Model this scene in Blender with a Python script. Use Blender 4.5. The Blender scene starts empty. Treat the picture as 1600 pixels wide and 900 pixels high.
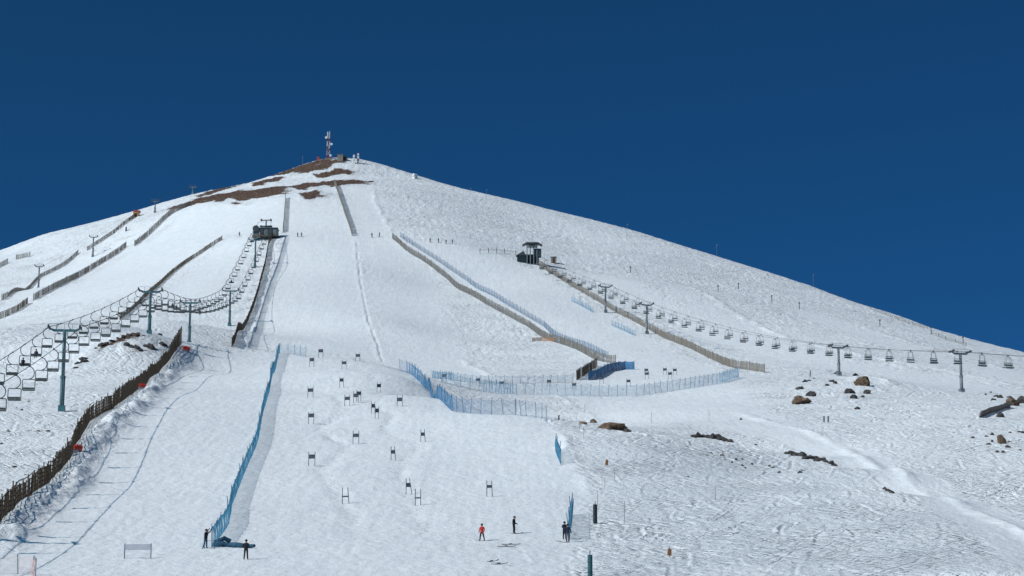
import bpy, bmesh, math, random
import numpy as np
from mathutils import Vector, Matrix

# ------------------------------------------------------------------ camera, sky, sun, exposure
scene = bpy.context.scene
R = math.radians
F_PX, PITCH = 3465.0, R(11.28)            # focal length in photo pixels, camera pitch
cam_data = bpy.data.cameras.new('camera')
cam_data.sensor_width = 36.0
cam_data.lens = 36.0 * F_PX / 1600.0
cam_data.clip_start, cam_data.clip_end = 0.5, 20000
camera = bpy.data.objects.new('camera', cam_data)
scene.collection.objects.link(camera)
camera.rotation_euler = (math.pi / 2 + PITCH, 0, 0)
scene.camera = camera

SUN_EL = R(38)
SUN_AZ = R(-120)                           # measured from +Y towards +X: the sun stands on the left, a little behind the camera
to_sun = Vector((math.sin(SUN_AZ) * math.cos(SUN_EL), math.cos(SUN_AZ) * math.cos(SUN_EL), math.sin(SUN_EL)))
world = bpy.data.worlds.new('World')
scene.world = world
world.use_nodes = True
wn = world.node_tree
sky = wn.nodes.new('ShaderNodeTexSky')
sky.sky_type = 'NISHITA'
sky.sun_disc = False
sky.sun_elevation = SUN_EL
sky.sun_rotation = SUN_AZ % (2 * math.pi)
sky.altitude = 0                             # thin, very clear mountain air is set by the low densities
sky.air_density, sky.dust_density, sky.ozone_density = 0.25, 2.0, 10.0
balance = wn.nodes.new('ShaderNodeMix')      # the camera's cool white balance, alike over the whole sky
balance.data_type, balance.blend_type = 'RGBA', 'MULTIPLY'
balance.inputs[0].default_value = 1.0
balance.inputs[7].default_value = (0.27, 0.98, 1.12, 1.0)
wn.links.new(sky.outputs[0], balance.inputs[6])
wn.links.new(balance.outputs[2], wn.nodes['Background'].inputs[0])
wn.nodes['Background'].inputs[1].default_value = 0.085
sun_data = bpy.data.lights.new('sun', 'SUN')
sun_data.energy = 3.42
sun_data.angle = R(0.5)
sun_data.color = (1.0, 0.97, 0.93)
sun = bpy.data.objects.new('sun', sun_data)
scene.collection.objects.link(sun)
sun.rotation_euler = to_sun.to_track_quat('Z', 'Y').to_euler()
vs = scene.view_settings
vs.view_transform, vs.look, vs.gamma, vs.exposure = 'Standard', 'None', 1.0, 0.0
scene.cycles.max_bounces = 5
scene.cycles.transparent_max_bounces = 12

# ------------------------------------------------------------------ pixel <-> place
def ray(u, v):
    d = Vector(((u - 800) / F_PX, 1.0, -(v - 450) / F_PX))
    c, s = math.cos(PITCH), math.sin(PITCH)
    return np.array((d.x, d.y * c - d.z * s, d.y * s + d.z * c))
def far(u, v, y):                          # the place seen at a pixel of the photo, y metres ahead
    d = ray(u, v)
    return d * (y / d[1])

# ------------------------------------------------------------------ noise
rng = np.random.RandomState(7)
_P = rng.permutation(1024).astype(np.int32)
_GA = rng.rand(1024).astype(np.float32) * 2 * np.pi
_GX, _GY = np.cos(_GA), np.sin(_GA)
def perlin(x, y):
    xi = np.floor(x).astype(np.int32); yi = np.floor(y).astype(np.int32)
    fx = (x - xi).astype(np.float32); fy = (y - yi).astype(np.float32)
    def g(i, j, dx, dy):
        h = _P[(_P[(xi + i) & 1023] + yi + j) & 1023]
        return _GX[h] * dx + _GY[h] * dy
    u = fx * fx * fx * (fx * (fx * 6 - 15) + 10); w = fy * fy * fy * (fy * (fy * 6 - 15) + 10)
    a = g(0, 0, fx, fy); b = g(1, 0, fx - 1, fy); c = g(0, 1, fx, fy - 1); d = g(1, 1, fx - 1, fy - 1)
    return (a + (b - a) * u) * (1 - w) + (c + (d - c) * u) * w

# ------------------------------------------------------------------ terrain: a smooth surface through surveyed points
SURVEY = [  # (pixel u, pixel v, metres ahead)
 # racing slope in front
 (-300,905,180),(0,900,182),(250,900,182),(500,900,182),(750,900,182),(900,900,182),(1150,900,180),(1400,900,173),(1600,905,168),(1900,910,176),
 (-200,862,203),(0,862,204),(383,875,196),(600,875,196),(850,875,196),(1100,870,198),(1350,870,190),
 (200,845,214),(500,845,214),(800,845,214),(1000,840,216),(1200,830,217),(1450,850,196),
 (-100,800,232),(0,800,236),(200,800,238),(500,800,240),(800,800,240),(1000,790,244),(1250,780,241),
 (0,760,256),(150,760,262),(500,760,262),(800,760,262),(1000,745,268),(1200,745,272),(1340,765,245),
 (0,705,288),(250,718,286),(500,718,288),(800,710,292),(1000,715,286),(1180,715,294),
 (-60,650,322),(98,641,330),(300,637,338),(480,650,334),(650,665,322),(800,665,318),(960,690,300),
 (0,620,360),(200,610,370),(300,613,372),(487,613,378),(600,613,376),
 (300,570,430),(440,570,440),(520,580,426),(600,585,420),
 (300,543,466),(370,546,470),(440,550,476),(500,557,468),(560,563,462),(600,571,450),(628,580,440),
 (660,600,400),(690,625,362),(710,641,342),(800,646,335),(870,657,326),
 # right crest and the cat road behind it
 (960,672,324),(1080,687,312),(1150,697,305),(1230,709,299),(1310,730,273),(1390,770,242),(1500,825,209),(1600,880,183),(1800,960,165),
 (1050,662,356),(1150,672,345),(1230,690,328),(1320,715,297),(1430,757,260),(1520,800,231),(1600,848,202),(1750,900,190),
 (1000,640,395),(1150,640,388),(1250,660,362),(1400,700,314),(1500,730,288),(1600,760,264),(1800,770,262),
 (1300,620,420),(1400,640,380),(1500,660,350),(1600,690,320),(1560,645,372),(1800,700,320),(1600,632,400),
 (1200,600,470),(1350,597,450),(1440,620,430),(1510,614,470),(1600,618,470),(1800,640,440),
 # shelf with the pale nets
 (760,613,455),(860,617,452),(1000,618,450),(1080,607,462),(1154,590,492),(700,592,492),(800,590,512),(900,597,500),(960,590,520),(1050,580,540),
 (1250,580,540),(1316,588,531),
 # behind the crest: ground hidden below the sight line
 (-9,0,0),
 # left gully and the lift line
 (-60,580,420),(0,590,420),(100,570,418),(160,550,425),(230,526,432),(265,531,455),(293,536,512),(340,535,560),
 (0,545,560),(100,520,540),(190,506,510),(260,500,590),(355,516,633),(-200,560,520),
 (0,500,735),(100,470,745),(200,470,690),(300,460,690),(-150,490,780),
 (0,460,815),(60,451,850),(145,401,930),(230,440,750),(300,405,800),(350,373,830),(393,423,740),(403,371,800),
 (120,430,855),(210,387,895),(0,400,985),(100,380,960),(250,340,960),(300,322,940),(370,330,900),
 (-150,430,950),
 # upper pistes
 (400,545,572),(500,545,580),(590,560,572),(460,517,630),(460,418,742),(440,365,806),(440,312,895),
 (580,500,645),(560,420,738),(552,370,800),(530,312,895),(700,520,648),(700,450,735),(650,400,775),(612,372,800),(590,290,935),
 (800,560,592),(900,565,580),(820,510,668),(800,460,722),(900,500,682),(960,545,610),(830,411,790),
 (948,489,706),(1014,523,667),(1100,557,600),(1150,574,560),
 (700,378,800),(760,390,800),
 # right flank
 (900,420,800),(1000,440,775),(1100,500,700),(1200,540,630),(1350,555,610),(1480,575,590),(1600,592,560),(1800,620,530),
 (1100,440,830),(1250,480,790),(1380,507,770),(1500,535,730),(1600,565,690),(1200,490,740),(1300,520,690),
 (800,350,915),(900,375,900),(1000,400,865),(1100,410,895),(1250,455,865),(1400,500,830),
 # summit and skyline
 (515,247,1080),(560,253,1065),(480,256,1065),(430,275,1050),(370,290,1040),(500,290,985),(420,300,985),(560,285,975),(600,272,1050),
 (650,277,1055),(720,300,1010),(800,313,1030),(900,339,1005),(1000,364,978),(1130,404,940),(1270,448,898),(1400,492,855),(1500,525,828),(1600,553,800),(1800,610,760),
 (300,304,1030),(200,334,1010),(130,352,1005),(60,369,1005),(0,391,1010),(-100,420,1010),(-300,480,1000),
]
SURVEY = [p for p in SURVEY if p[2] > 0]
pts = [far(*p) for p in SURVEY]
def sl(u, v, y, dz):                       # a point dz metres below a sight line
    p = far(u, v, y); pts.append(np.array((p[0], p[1], p[2] + dz)))
for u, v, y0 in ((370,546,470),(440,550,476),(500,557,468),(560,563,462),(620,578,440)):
    sl(u, v, y0 + 35, -1.6); sl(u, v, y0 + 65, -1.8)
for u, v, y0 in ((710,641,342),(800,646,335),(870,657,326)): sl(u, v, y0 + 30, -1.6); sl(u, v, y0 + 60, -0.6)
for u, v, y0 in ((1150,697,305),(1230,709,299),(1310,730,273),(1390,770,242)): sl(u, v, y0 + 11, -0.7)
for u, v, y0 in ((515,247,1080),(430,275,1050),(600,268,1075),(800,313,1030),(1000,364,978),(1270,448,898),(1600,553,800),(300,304,1040),(130,352,1010),(0,391,1010),(-200,450,1005),(1800,610,760)):
    sl(u, v, y0 + 60, -12); sl(u, v, y0 + 200, -110); sl(u, v, y0 + 600, -360)
for x in (-220, -110, 0, 110, 220):
    for y, z in ((-80, -4.0), (0, -2.2), (60, 0.4), (120, 4.6)): pts.append(np.array((x, y, z)))
pts = np.array(pts)
_cx, _cy = pts[:, 0] / 100, pts[:, 1] / 100
def _kern(r2): return r2 * np.log(r2 + 1e-9)
n = len(pts)
A = np.zeros((n + 3, n + 3))
A[:n, :n] = _kern((_cx[:, None] - _cx) ** 2 + (_cy[:, None] - _cy) ** 2) + np.eye(n) * 2e-3
A[:n, n:] = np.stack([np.ones(n), _cx, _cy], 1); A[n:, :n] = A[:n, n:].T
_W = np.linalg.solve(A, np.concatenate([pts[:, 2], np.zeros(3)]))
def base_height(x, y):
    x = np.asarray(x, float).ravel() / 100; y = np.asarray(y, float).ravel() / 100
    out = np.empty(len(x))
    wx, cx, cy = _W.astype(np.float32), _cx.astype(np.float32), _cy.astype(np.float32)
    for i in range(0, len(x), 20000):
        a = x[i:i + 20000].astype(np.float32); b = y[i:i + 20000].astype(np.float32)
        r2 = (a[:, None] - cx) ** 2 + (b[:, None] - cy) ** 2
        out[i:i + 20000] = (r2 * np.log(r2 + 1e-9)) @ wx[:n] + wx[n] + wx[n + 1] * a + wx[n + 2] * b
    return out
# coarse lookup for placing things
GX0, GY0, GS = -420.0, 100.0, 2.0
_gx = np.arange(GX0, 421, GS); _gy = np.arange(GY0, 1200, GS)
_gz = base_height(*[a.ravel() for a in np.meshgrid(_gx, _gy)]).reshape(len(_gy), len(_gx))
def look(x, y):
    fx = np.clip((np.asarray(x) - GX0) / GS, 0, len(_gx) - 1.001); fy = np.clip((np.asarray(y) - GY0) / GS, 0, len(_gy) - 1.001)
    i, j = fx.astype(int), fy.astype(int); a, b = fx - i, fy - j
    return (_gz[j, i] * (1 - a) + _gz[j, i + 1] * a) * (1 - b) + (_gz[j + 1, i] * (1 - a) + _gz[j + 1, i + 1] * a) * b
_ys = np.arange(170, 1190, 0.5)
def hit(u, v):                             # first ground met along the sight line of a photo pixel
    d = ray(u, v); d = d / d[1]
    k = np.nonzero(look(d[0] * _ys, _ys) >= d[2] * _ys)[0]
    if len(k) == 0:                        # just over the skyline: take the nearest miss
        y = _ys[np.argmin(np.abs(d[2] * _ys - look(d[0] * _ys, _ys)))]
    else: y = _ys[k[0]]
    return np.array((d[0] * y, y))
def line(px, step=None):                   # pixel polyline -> ground polyline
    q = np.array([hit(*p) for p in px])
    if step is None: return q
    s = np.concatenate([[0], np.cumsum(np.hypot(*np.diff(q, axis=0).T))])
    m = max(2, int(round(s[-1] / step)) + 1)
    t = np.linspace(0, s[-1], m)
    return np.stack([np.interp(t, s, q[:, 0]), np.interp(t, s, q[:, 1])], 1)
def seg_dist(x, y, q):                     # distance to a polyline and signed side (+ right of travel)
    best = np.full(x.shape, 1e9, np.float32); side = np.zeros(x.shape, np.float32)
    for (ax, ay), (bx, by) in zip(q[:-1], q[1:]):
        dx, dy = bx - ax, by - ay; L = math.hypot(dx, dy) + 1e-9
        t = np.clip(((x - ax) * dx + (y - ay) * dy) / L ** 2, 0, 1)
        d = np.hypot(x - ax - t * dx, y - ay - t * dy)
        c = ((x - ax) * dy - (y - ay) * dx) / L
        m = d < best
        best[m] = d[m]; side[m] = c[m]
    return best, side
def inside(x, y, q):
    r = np.zeros(x.shape, bool)
    for (ax, ay), (bx, by) in zip(q, np.roll(q, -1, 0)):
        c = (ay > y) != (by > y)
        if ay != by: r ^= c & (x < (bx - ax) * (y - ay) / (by - ay) + ax)
    return r
def region(x, y, px, soft):                # 1 inside a pixel outline laid on the ground, fading over soft metres
    q = line(px)
    lo, hi = q.min(0) - soft - 2, q.max(0) + soft + 2
    out = np.zeros(x.shape, np.float32)
    m = (x > lo[0]) & (x < hi[0]) & (y > lo[1]) & (y < hi[1])
    xs, ys = x[m], y[m]
    d, _ = seg_dist(xs, ys, np.vstack([q, q[:1]]))
    ins = inside(xs, ys, q)
    out[m] = np.clip(0.5 + np.where(ins, d, -d) / soft, 0, 1)
    return out

def box_blur(a, k):
    for ax in (0, 1):
        for _ in range(2):
            c = np.cumsum(np.concatenate([np.repeat(np.take(a, [0], ax), k + 1, ax), a, np.repeat(np.take(a, [-1], ax), k, ax)], ax), ax)
            a = (np.take(c, np.arange(2 * k + 1, c.shape[ax]), ax) - np.take(c, np.arange(0, c.shape[ax] - 2 * k - 1), ax)) / (2 * k + 1)
    return a
def ski_tracks(x0, x1, y0, y1, rx, ry, kinds, seed, wid=1.0):
    """height map of grooves cut by skis running downhill: kinds = (count, length, swing, wave length, drift)"""
    r = np.random.RandomState(seed)
    W, H = int((x1 - x0) / rx), int((y1 - y0) / ry)
    a = np.zeros((H, W), np.float32)
    step = min(rx, ry) * 0.8
    for count, length, amp, wave, drift in kinds:
        for _ in range(count):
            L = length * (0.3 + r.rand() * 1.2); s = np.arange(int(L / step)) * step
            sx, sy = x0 + r.rand() * (x1 - x0), y0 + r.rand() * (y1 - y0) + L * 0.3
            am = amp * (0.3 + r.rand()); wl = wave * (0.6 + r.rand()); ph = r.rand() * 6.28; dr = r.normal(0, drift)
            X = sx + am * np.sin(s / wl * 6.28 + ph) + dr * s; Y = sy - s
            edge = np.sin(s / wl * 6.28 + ph)
            w = (0.5 + 0.5 * np.abs(edge)) * (0.35 + 0.9 * r.rand()) * np.clip(np.minimum(s, L - s) / (0.15 * L), 0, 1)
            off = wid * 0.2 * (1 if r.rand() < 0.5 else -1)
            for ox, g in ((0, -1.0), (0.08 * wid, -0.8), (off + 0.06, 0.8), (off * 1.6 + 0.06, 0.5)):
                i = ((X + ox - x0) / rx).astype(int); j = ((Y - y0) / ry).astype(int)
                k = (i >= 0) & (i < W) & (j >= 0) & (j < H)
                np.add.at(a, (j[k], i[k]), (w * g)[k])
    a = np.tanh(box_blur(a, 1) * 1.1)
    def sample(x, y):
        fx = (x - x0) / rx - 0.5; fy = (y - y0) / ry - 0.5
        ok = (fx > 1) & (fx < W - 2) & (fy > 1) & (fy < H - 2)
        out = np.zeros(x.shape, np.float32)
        fx, fy = fx[ok], fy[ok]; i, j = fx.astype(int), fy.astype(int); p, q = fx - i, fy - j
        out[ok] = (a[j, i] * (1 - p) + a[j, i + 1] * p) * (1 - q) + (a[j + 1, i] * (1 - p) + a[j + 1, i + 1] * p) * q
        return out
    return sample
tracks_near = ski_tracks(0, 130, 165, 480, 0.12, 0.2, ((4200, 9, 0.35, 15, 0.8), (120, 34, 2.6, 20, 0.3)), 3)
tracks_left = ski_tracks(-150, -25, 190, 640, 0.15, 0.25, ((3600, 9, 0.5, 13, 0.6), (240, 30, 2.4, 15, 0.3)), 4)
tracks_far = ski_tracks(-60, 290, 430, 1030, 0.34, 0.5, ((5200, 15, 1.0, 20, 0.7), (300, 60, 4.0, 26, 0.3)), 5, 2.0)

# groomed snow, as outlines (smoothness 0 = freshly groomed)
GROOMED = [
 (0.05, 3, [(418,312),(520,312),(545,340),(556,372),(562,420),(576,500),(597,568),(560,558),(500,550),(440,542),(392,543),(410,480),(445,370)]),
 (0.16, 6, [(545,292),(580,292),(612,374),(660,412),(720,458),(690,470),(700,520),(770,590),(690,585),(645,578),(600,568),(578,480),(562,380)]),
 (0.08, 4, [(632,374),(700,382),(790,403),(850,432),(1000,522),(1150,584),(1000,585),(930,563),(862,530),(700,436)]),
 (0.05, 3, [(302,548),(440,550),(560,564),(625,582),(655,600),(704,642),(800,648),(870,664),(905,740),(920,780),(890,903),(-80,905),(0,858),(90,790),(150,725),(195,662),(265,590)]),
 (0.12, 5, [(212,392),(300,324),(420,314),(442,314),(436,360),(350,366),(270,425),(200,468),(60,474)]),
 (0.10, 5, [(355,376),(384,374),(368,420),(330,470),(280,470),(245,462)]),
 (0.12, 5, [(10,470),(60,440),(125,400),(150,400),(190,386),(90,448),(50,466)]),
 (0.10, 4, [(905,622),(1000,621),(1150,595),(1190,640),(1230,668),(1235,690),(1150,680),(1000,664),(940,655)]),
 (0.15, 6, [(930,578),(1000,578),(1130,585),(1050,602),(930,605)]),
 (0.25, 6, [(860,420),(940,440),(1060,500),(1200,570),(1320,580),(1200,545),(1050,470),(960,430)]),
 (0.30, 8, [(1020,432),(1075,452),(1200,520),(1330,562),(1480,590),(1600,612),(1600,632),(1440,600),(1250,570),(1100,510)]),
 (0.30, 8, [(1165,468),(1230,482),(1330,525),(1500,575),(1600,603),(1600,585),(1400,532),(1280,490)]),
]
ROADS = [([(1100,655),(1160,664),(1220,679),(1310,708),(1425,754),(1520,803),(1600,853),(1700,908)], 4.0, 0.05)]
BERMS = [  # and ruts worn by the racers (negative)
 ([(501,561),(540,580),(498,602),(548,640),(497,668),(548,702),(497,738),(545,795),(560,850)], -0.2, 1.1, 0.22),
 ([(560,568),(600,617),(565,637),(622,642),(595,668),(657,698),(620,733),(645,792),(690,850)], -0.2, 1.1, 0.22),
 # snow banks: (outline, height, half width)
 ([(-20,866),(0,846),(54,800),(110,748),(150,690),(184,655),(228,622),(266,582),(294,550)], 2.1, 1.9, 0.45),
 ([(553,372),(558,430),(572,500),(585,535),(595,566)], 0.15, 0.6, 0.1),
 ([(557,372),(562,430),(576,500),(589,535),(599,567)], -0.36, 0.34, 0.0),
 ([(1070,446),(1120,470),(1180,505),(1240,532)], 0.7, 1.6, 0.1),
 ([(1240,532),(1330,552),(1450,575),(1600,605)], 0.5, 1.6, 0.1),
 ([(1330,505),(1420,535),(1520,563),(1600,585)], 0.4, 1.6, 0.1),
 ([(1150,640),(1200,662),(1300,690),(1420,748),(1510,794),(1600,838),(1680,880)], 0.5, 1.0, 0.05),
 ([(720,560),(790,595)], 0.4, 1.2, 0.2),
 ([(872,665),(900,725),(922,778)], 0.45, 0.9, 0.3),
 ([(580,292),(600,340),(612,366)], 0.4, 1.2, 0.1),
 ([(437,372),(425,420),(404,480),(384,530),(376,545)], 0.7, 2.0, 0.4),
 ([(860,615),(905,640),(930,655)], 0.25, 0.7, 0.2),
 ([(1330,590),(1360,592),(1385,605)], 1.6, 5.0, 0.4),
 ([(1220,610),(1250,625),(1275,622)], 0.7, 5.0, 0.3),
]
ROCKY = [
 (1.6, [(405,279),(440,262),(478,252),(500,249),(538,249),(545,255),(520,262),(490,262),(450,272)]),
 (1.4, [(300,306),(350,290),(400,277),(405,281),(355,296),(305,312)]),
 (2.5, [(395,277),(440,257),(480,249),(512,245),(533,246),(526,256),(480,264),(440,271)]),
 (2.0, [(252,328),(310,309),(370,298),(450,291),(458,304),(390,312),(310,319)]),
 (1.8, [(370,300),(460,288),(530,281),(590,283),(580,288),(530,290),(460,298)]),
 (1.8, [(450,264),(500,257),(535,258),(505,268),(450,275)]),
 (1.6, [(478,273),(520,264),(560,265),(552,274),(500,279)]),
 (1.6, [(455,303),(500,294),(512,306),(480,315)]),
 (1.4, [(495,284),(540,279),(552,288),(505,293)]),
 (1.3, [(350,319),(375,312),(388,318),(365,322)]),
 (1.3, [(385,288),(430,276),(450,278),(400,292)]),
 (1.3, [(320,300),(370,286),(375,290),(325,305)]),
 (1.2, [(192,541),(240,536),(246,548),(205,553)]),
 (1.0, [(112,578),(138,562),(142,568),(120,584)]),
 (1.2, [(140,548),(170,530),(230,523),(228,530),(180,541),(135,562)]),
]
def detail(x, y):
    """height of everything laid over the smooth mountain, how rough the snow is and where soil shows"""
    x = x.astype(np.float32); y = y.astype(np.float32)
    jx = perlin(x / 9, y / 14) * 2.2; jy = perlin(x / 9 + 70, y / 14) * 3
    rough = np.ones(x.shape, np.float32)
    for val, soft, px in GROOMED:
        r = region(x + jx * 0.5, y + jy * 0.5, px, soft)
        rough = np.minimum(rough, 1 - r * (1 - val))
    for px, half, val in ROADS:
        d, _ = seg_dist(x + jx * 0.25, y, line(px, 10.0))
        rough = np.minimum(rough, 1 - np.clip((half + 0.7 - d) / 1.4, 0, 1) * (1 - val))
    h = perlin(x / 47, y / 63) * 0.5 + perlin(x / 17 + 9, y / 25) * 0.16
    berm_r = np.zeros(x.shape, np.float32)
    for px, ht, wd, bumpy in BERMS:
        q = line(px, 6.0)
        m = (x > q[:, 0].min() - 4 * wd) & (x < q[:, 0].max() + 4 * wd) & (y > q[:, 1].min() - 4 * wd) & (y < q[:, 1].max() + 4 * wd)
        d, _ = seg_dist(x[m] + perlin(x[m] / 6, y[m] / 11) * wd * 0.9, y[m], q)
        b = np.exp(-(d / wd) ** 2)
        ends = np.minimum(np.hypot(x[m] - q[0, 0], y[m] - q[0, 1]), np.hypot(x[m] - q[-1, 0], y[m] - q[-1, 1]))
        h[m] += 0.6 * ht * b * np.clip(ends / 14, 0, 1) * np.clip(0.85 + (0.6 if ht > 2 else 1.5) * perlin(x[m] / 5.1, y[m] / 9.0) + 0.35 * perlin(x[m] / 1.3, y[m] / 2.2), 0, 2)
        berm_r[m] = np.maximum(berm_r[m], b * bumpy)
    rough = np.clip(np.maximum(rough, berm_r), 0, 1)
    # hummocks and churned snow
    big = perlin(x / 3.4 + perlin(x / 6, y / 9) * 0.8, y / 5.4) * 0.17
    mid = perlin(x / 1.5 + 40, y / 2.4 + perlin(x / 5, y / 5)) * 0.13
    fine = perlin(x / 0.75 + 90, y / 1.3) * 0.05
    patch = np.clip(0.72 + perlin(x / 26, y / 40) * 1.1, 0.25, 1.25)
    far_k = np.clip(y / 420, 1, 1.9)
    h += rough * patch * (big * (0.45 + 0.35 * np.clip((y - 400) / 200, 0, 1)) * far_k + mid * 0.9 * far_k + fine * 0.9)
    t = tracks_near(x, y) * (x > 0) + tracks_left(x, y) * (x < -25)
    tf = tracks_far(x, y)
    h += rough * patch * (0.17 * t + 0.20 * tf * np.clip((y - 430) / 40, 0, 1))
    # faint machine passes and side-slip marks on the groomed snow
    g = 1 - rough
    h += g * (0.022 * perlin(x / 0.8, y / 14) + 0.05 * perlin(x / 2.7, y / 9) + 0.05 * perlin(x / 1.3 + 30, y / 3.2) + (0.035 * t + 0.06 * tf) * np.clip(0.4 + perlin(x / 20, y / 30), 0, 1))
    rock = np.zeros(x.shape, np.float32)
    for soft, px in ROCKY: rock = np.maximum(rock, region(x + jx + perlin(x / 4, y / 9) * 3, y + jy * 2 + perlin(x / 6 + 5, y / 9) * 6, px, soft * 4))
    h += rock * (perlin(x / 1.3, y / 1.3) * 0.5 + perlin(x / 0.6, y / 0.6) * 0.2)
    dulled = region(x + jx * 3, y + jy * 3, [(880,905),(905,800),(925,700),(1000,682),(1150,703),(1240,718),(1310,736),(1390,775),(1500,832),(1620,905)], 14.0) * np.clip(0.85 + 0.7 * perlin(x / 9, y / 16), 0.3, 1)  # outline of the duller snow colour at lower right, broken up by noise
    return h, rough, rock, dulled
def height(x, y):
    x = np.atleast_1d(np.asarray(x, float)); y = np.atleast_1d(np.asarray(y, float))
    return base_height(x, y) + detail(x, y)[0]

# ------------------------------------------------------------------ materials
MATS = {}
def principled(name, color, rough=0.7, metal=0.0, spec=0.3):
    m = bpy.data.materials.new(name); m.use_nodes = True
    b = m.node_tree.nodes['Principled BSDF']
    b.inputs['Base Color'].default_value = (*color, 1)
    b.inputs['Roughness'].default_value = rough; b.inputs['Metallic'].default_value = metal
    b.inputs['Specular IOR Level'].default_value = spec
    MATS[name] = m
    return m, m.node_tree, b
def N(nt, kind, **kw):
    n = nt.nodes.new(kind)
    for k, v in kw.items():
        if k in n.inputs: n.inputs[k].default_value = v
        else: setattr(n, k, v)
    return n
def weathered(name, c1, c2, scale=3.0, rough=0.75, metal=0.0, stretch=(1, 1, 1)):
    """two tones of one surface, blotched by noise"""
    m, nt, b = principled(name, c1, rough, metal)
    tc = N(nt, 'ShaderNodeTexCoord'); mp = N(nt, 'ShaderNodeMapping'); mp.inputs['Scale'].default_value = stretch
    nz = N(nt, 'ShaderNodeTexNoise', Scale=scale, Detail=4.0)
    cr = N(nt, 'ShaderNodeValToRGB')
    cr.color_ramp.elements[0].position, cr.color_ramp.elements[1].position = 0.35, 0.65
    cr.color_ramp.elements[0].color, cr.color_ramp.elements[1].color = (*c1, 1), (*c2, 1)
    nt.links.new(tc.outputs['Object'], mp.inputs[0]); nt.links.new(mp.outputs[0], nz.inputs['Vector'])
    nt.links.new(nz.outputs['Fac'], cr.inputs[0]); nt.links.new(cr.outputs[0], b.inputs['Base Color'])
    return m
def snow_material():
    m, nt, b = principled('snow', (0.8, 0.8, 0.8), 0.55, 0.0, 0.15)
    L = nt.links.new
    ro = N(nt, 'ShaderNodeAttribute', attribute_name='rough'); rk = N(nt, 'ShaderNodeAttribute', attribute_name='soil')
    tc = N(nt, 'ShaderNodeTexCoord')
    mp = N(nt, 'ShaderNodeMapping'); mp.inputs['Scale'].default_value = (1, 0.55, 1)
    L(tc.outputs['Object'], mp.inputs[0])
    n1 = N(nt, 'ShaderNodeTexNoise', Scale=1.1, Detail=5.0, Roughness=0.62); L(mp.outputs[0], n1.inputs['Vector'])
    n2 = N(nt, 'ShaderNodeTexNoise', Scale=0.35, Detail=4.0, Roughness=0.55); L(mp.outputs[0], n2.inputs['Vector'])
    # height of the fine relief: churned where rough, nearly smooth where groomed
    amp = N(nt, 'ShaderNodeMapRange'); amp.inputs['To Min'].default_value = 0.17; amp.inputs['To Max'].default_value = 0.40
    L(ro.outputs['Fac'], amp.inputs['Value'])
    mul = N(nt, 'ShaderNodeMath', operation='MULTIPLY'); L(n1.outputs['Fac'], mul.inputs[0]); L(amp.outputs[0], mul.inputs[1])
    # thin crossing ski lines, long in the fall line
    lines = None
    for rot, sx, sy, off in ((0.62, 0.85, 0.10, 0.0), (-0.55, 0.75, 0.09, 31.0), (0.95, 0.7, 0.10, 77.0)):
        mq = N(nt, 'ShaderNodeMapping'); mq.inputs['Rotation'].default_value = (0, 0, rot); L(tc.outputs['Object'], mq.inputs[0])
        ms = N(nt, 'ShaderNodeMapping'); ms.inputs['Scale'].default_value = (sx, sy, 0.0); ms.inputs['Location'].default_value = (off, off, 0); L(mq.outputs[0], ms.inputs[0])
        nq = N(nt, 'ShaderNodeTexNoise', Scale=1.0, Detail=1.0, Roughness=0.4); L(ms.outputs[0], nq.inputs['Vector'])
        sb = N(nt, 'ShaderNodeMath', operation='SUBTRACT'); sb.inputs[1].default_value = 0.5; L(nq.outputs['Fac'], sb.inputs[0])
        ab = N(nt, 'ShaderNodeMath', operation='ABSOLUTE'); L(sb.outputs[0], ab.inputs[0])
        mr = N(nt, 'ShaderNodeMapRange', interpolation_type='SMOOTHSTEP'); mr.inputs['From Max'].default_value = 0.05; mr.inputs['To Min'].default_value = -1.0; mr.inputs['To Max'].default_value = 0.0
        L(ab.outputs[0], mr.inputs['Value'])
        if lines is None: lines = mr.outputs[0]
        else:
            ad = N(nt, 'ShaderNodeMath', operation='ADD'); L(lines, ad.inputs[0]); L(mr.outputs[0], ad.inputs[1]); lines = ad.outputs[0]
    la = N(nt, 'ShaderNodeMapRange'); la.inputs['To Min'].default_value = 0.006; la.inputs['To Max'].default_value = 0.135; L(ro.outputs['Fac'], la.inputs['Value'])
    nl = N(nt, 'ShaderNodeTexNoise', Scale=0.09, Detail=2.0); L(tc.outputs['Object'], nl.inputs['Vector'])
    ln = N(nt, 'ShaderNodeMapRange'); ln.inputs['From Min'].default_value = 0.38; ln.inputs['From Max'].default_value = 0.66; ln.inputs['To Min'].default_value = 0.1; L(nl.outputs['Fac'], ln.inputs['Value'])
    lw = N(nt, 'ShaderNodeMath', operation='MULTIPLY'); L(la.outputs[0], lw.inputs[0]); L(ln.outputs[0], lw.inputs[1])
    lm = N(nt, 'ShaderNodeMath', operation='MULTIPLY'); L(lines, lm.inputs[0]); L(lw.outputs[0], lm.inputs[1])
    am = N(nt, 'ShaderNodeMath', operation='ADD'); L(mul.outputs[0], am.inputs[0]); L(lm.outputs[0], am.inputs[1])
    rb = N(nt, 'ShaderNodeTexNoise', Scale=0.8, Detail=6.0, Roughness=0.75); L(tc.outputs['Object'], rb.inputs['Vector'])
    rm = N(nt, 'ShaderNodeMath', operation='MULTIPLY'); L(rb.outputs['Fac'], rm.inputs[0]); L(rk.outputs['Fac'], rm.inputs[1])
    mul = N(nt, 'ShaderNodeMath', operation='ADD'); L(rm.outputs[0], mul.inputs[0]); L(am.outputs[0], mul.inputs[1])
    bump = N(nt, 'ShaderNodeBump', Strength=1.0, Distance=1.0); L(mul.outputs[0], bump.inputs['Height'])
    L(bump.outputs[0], b.inputs['Normal'])
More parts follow.
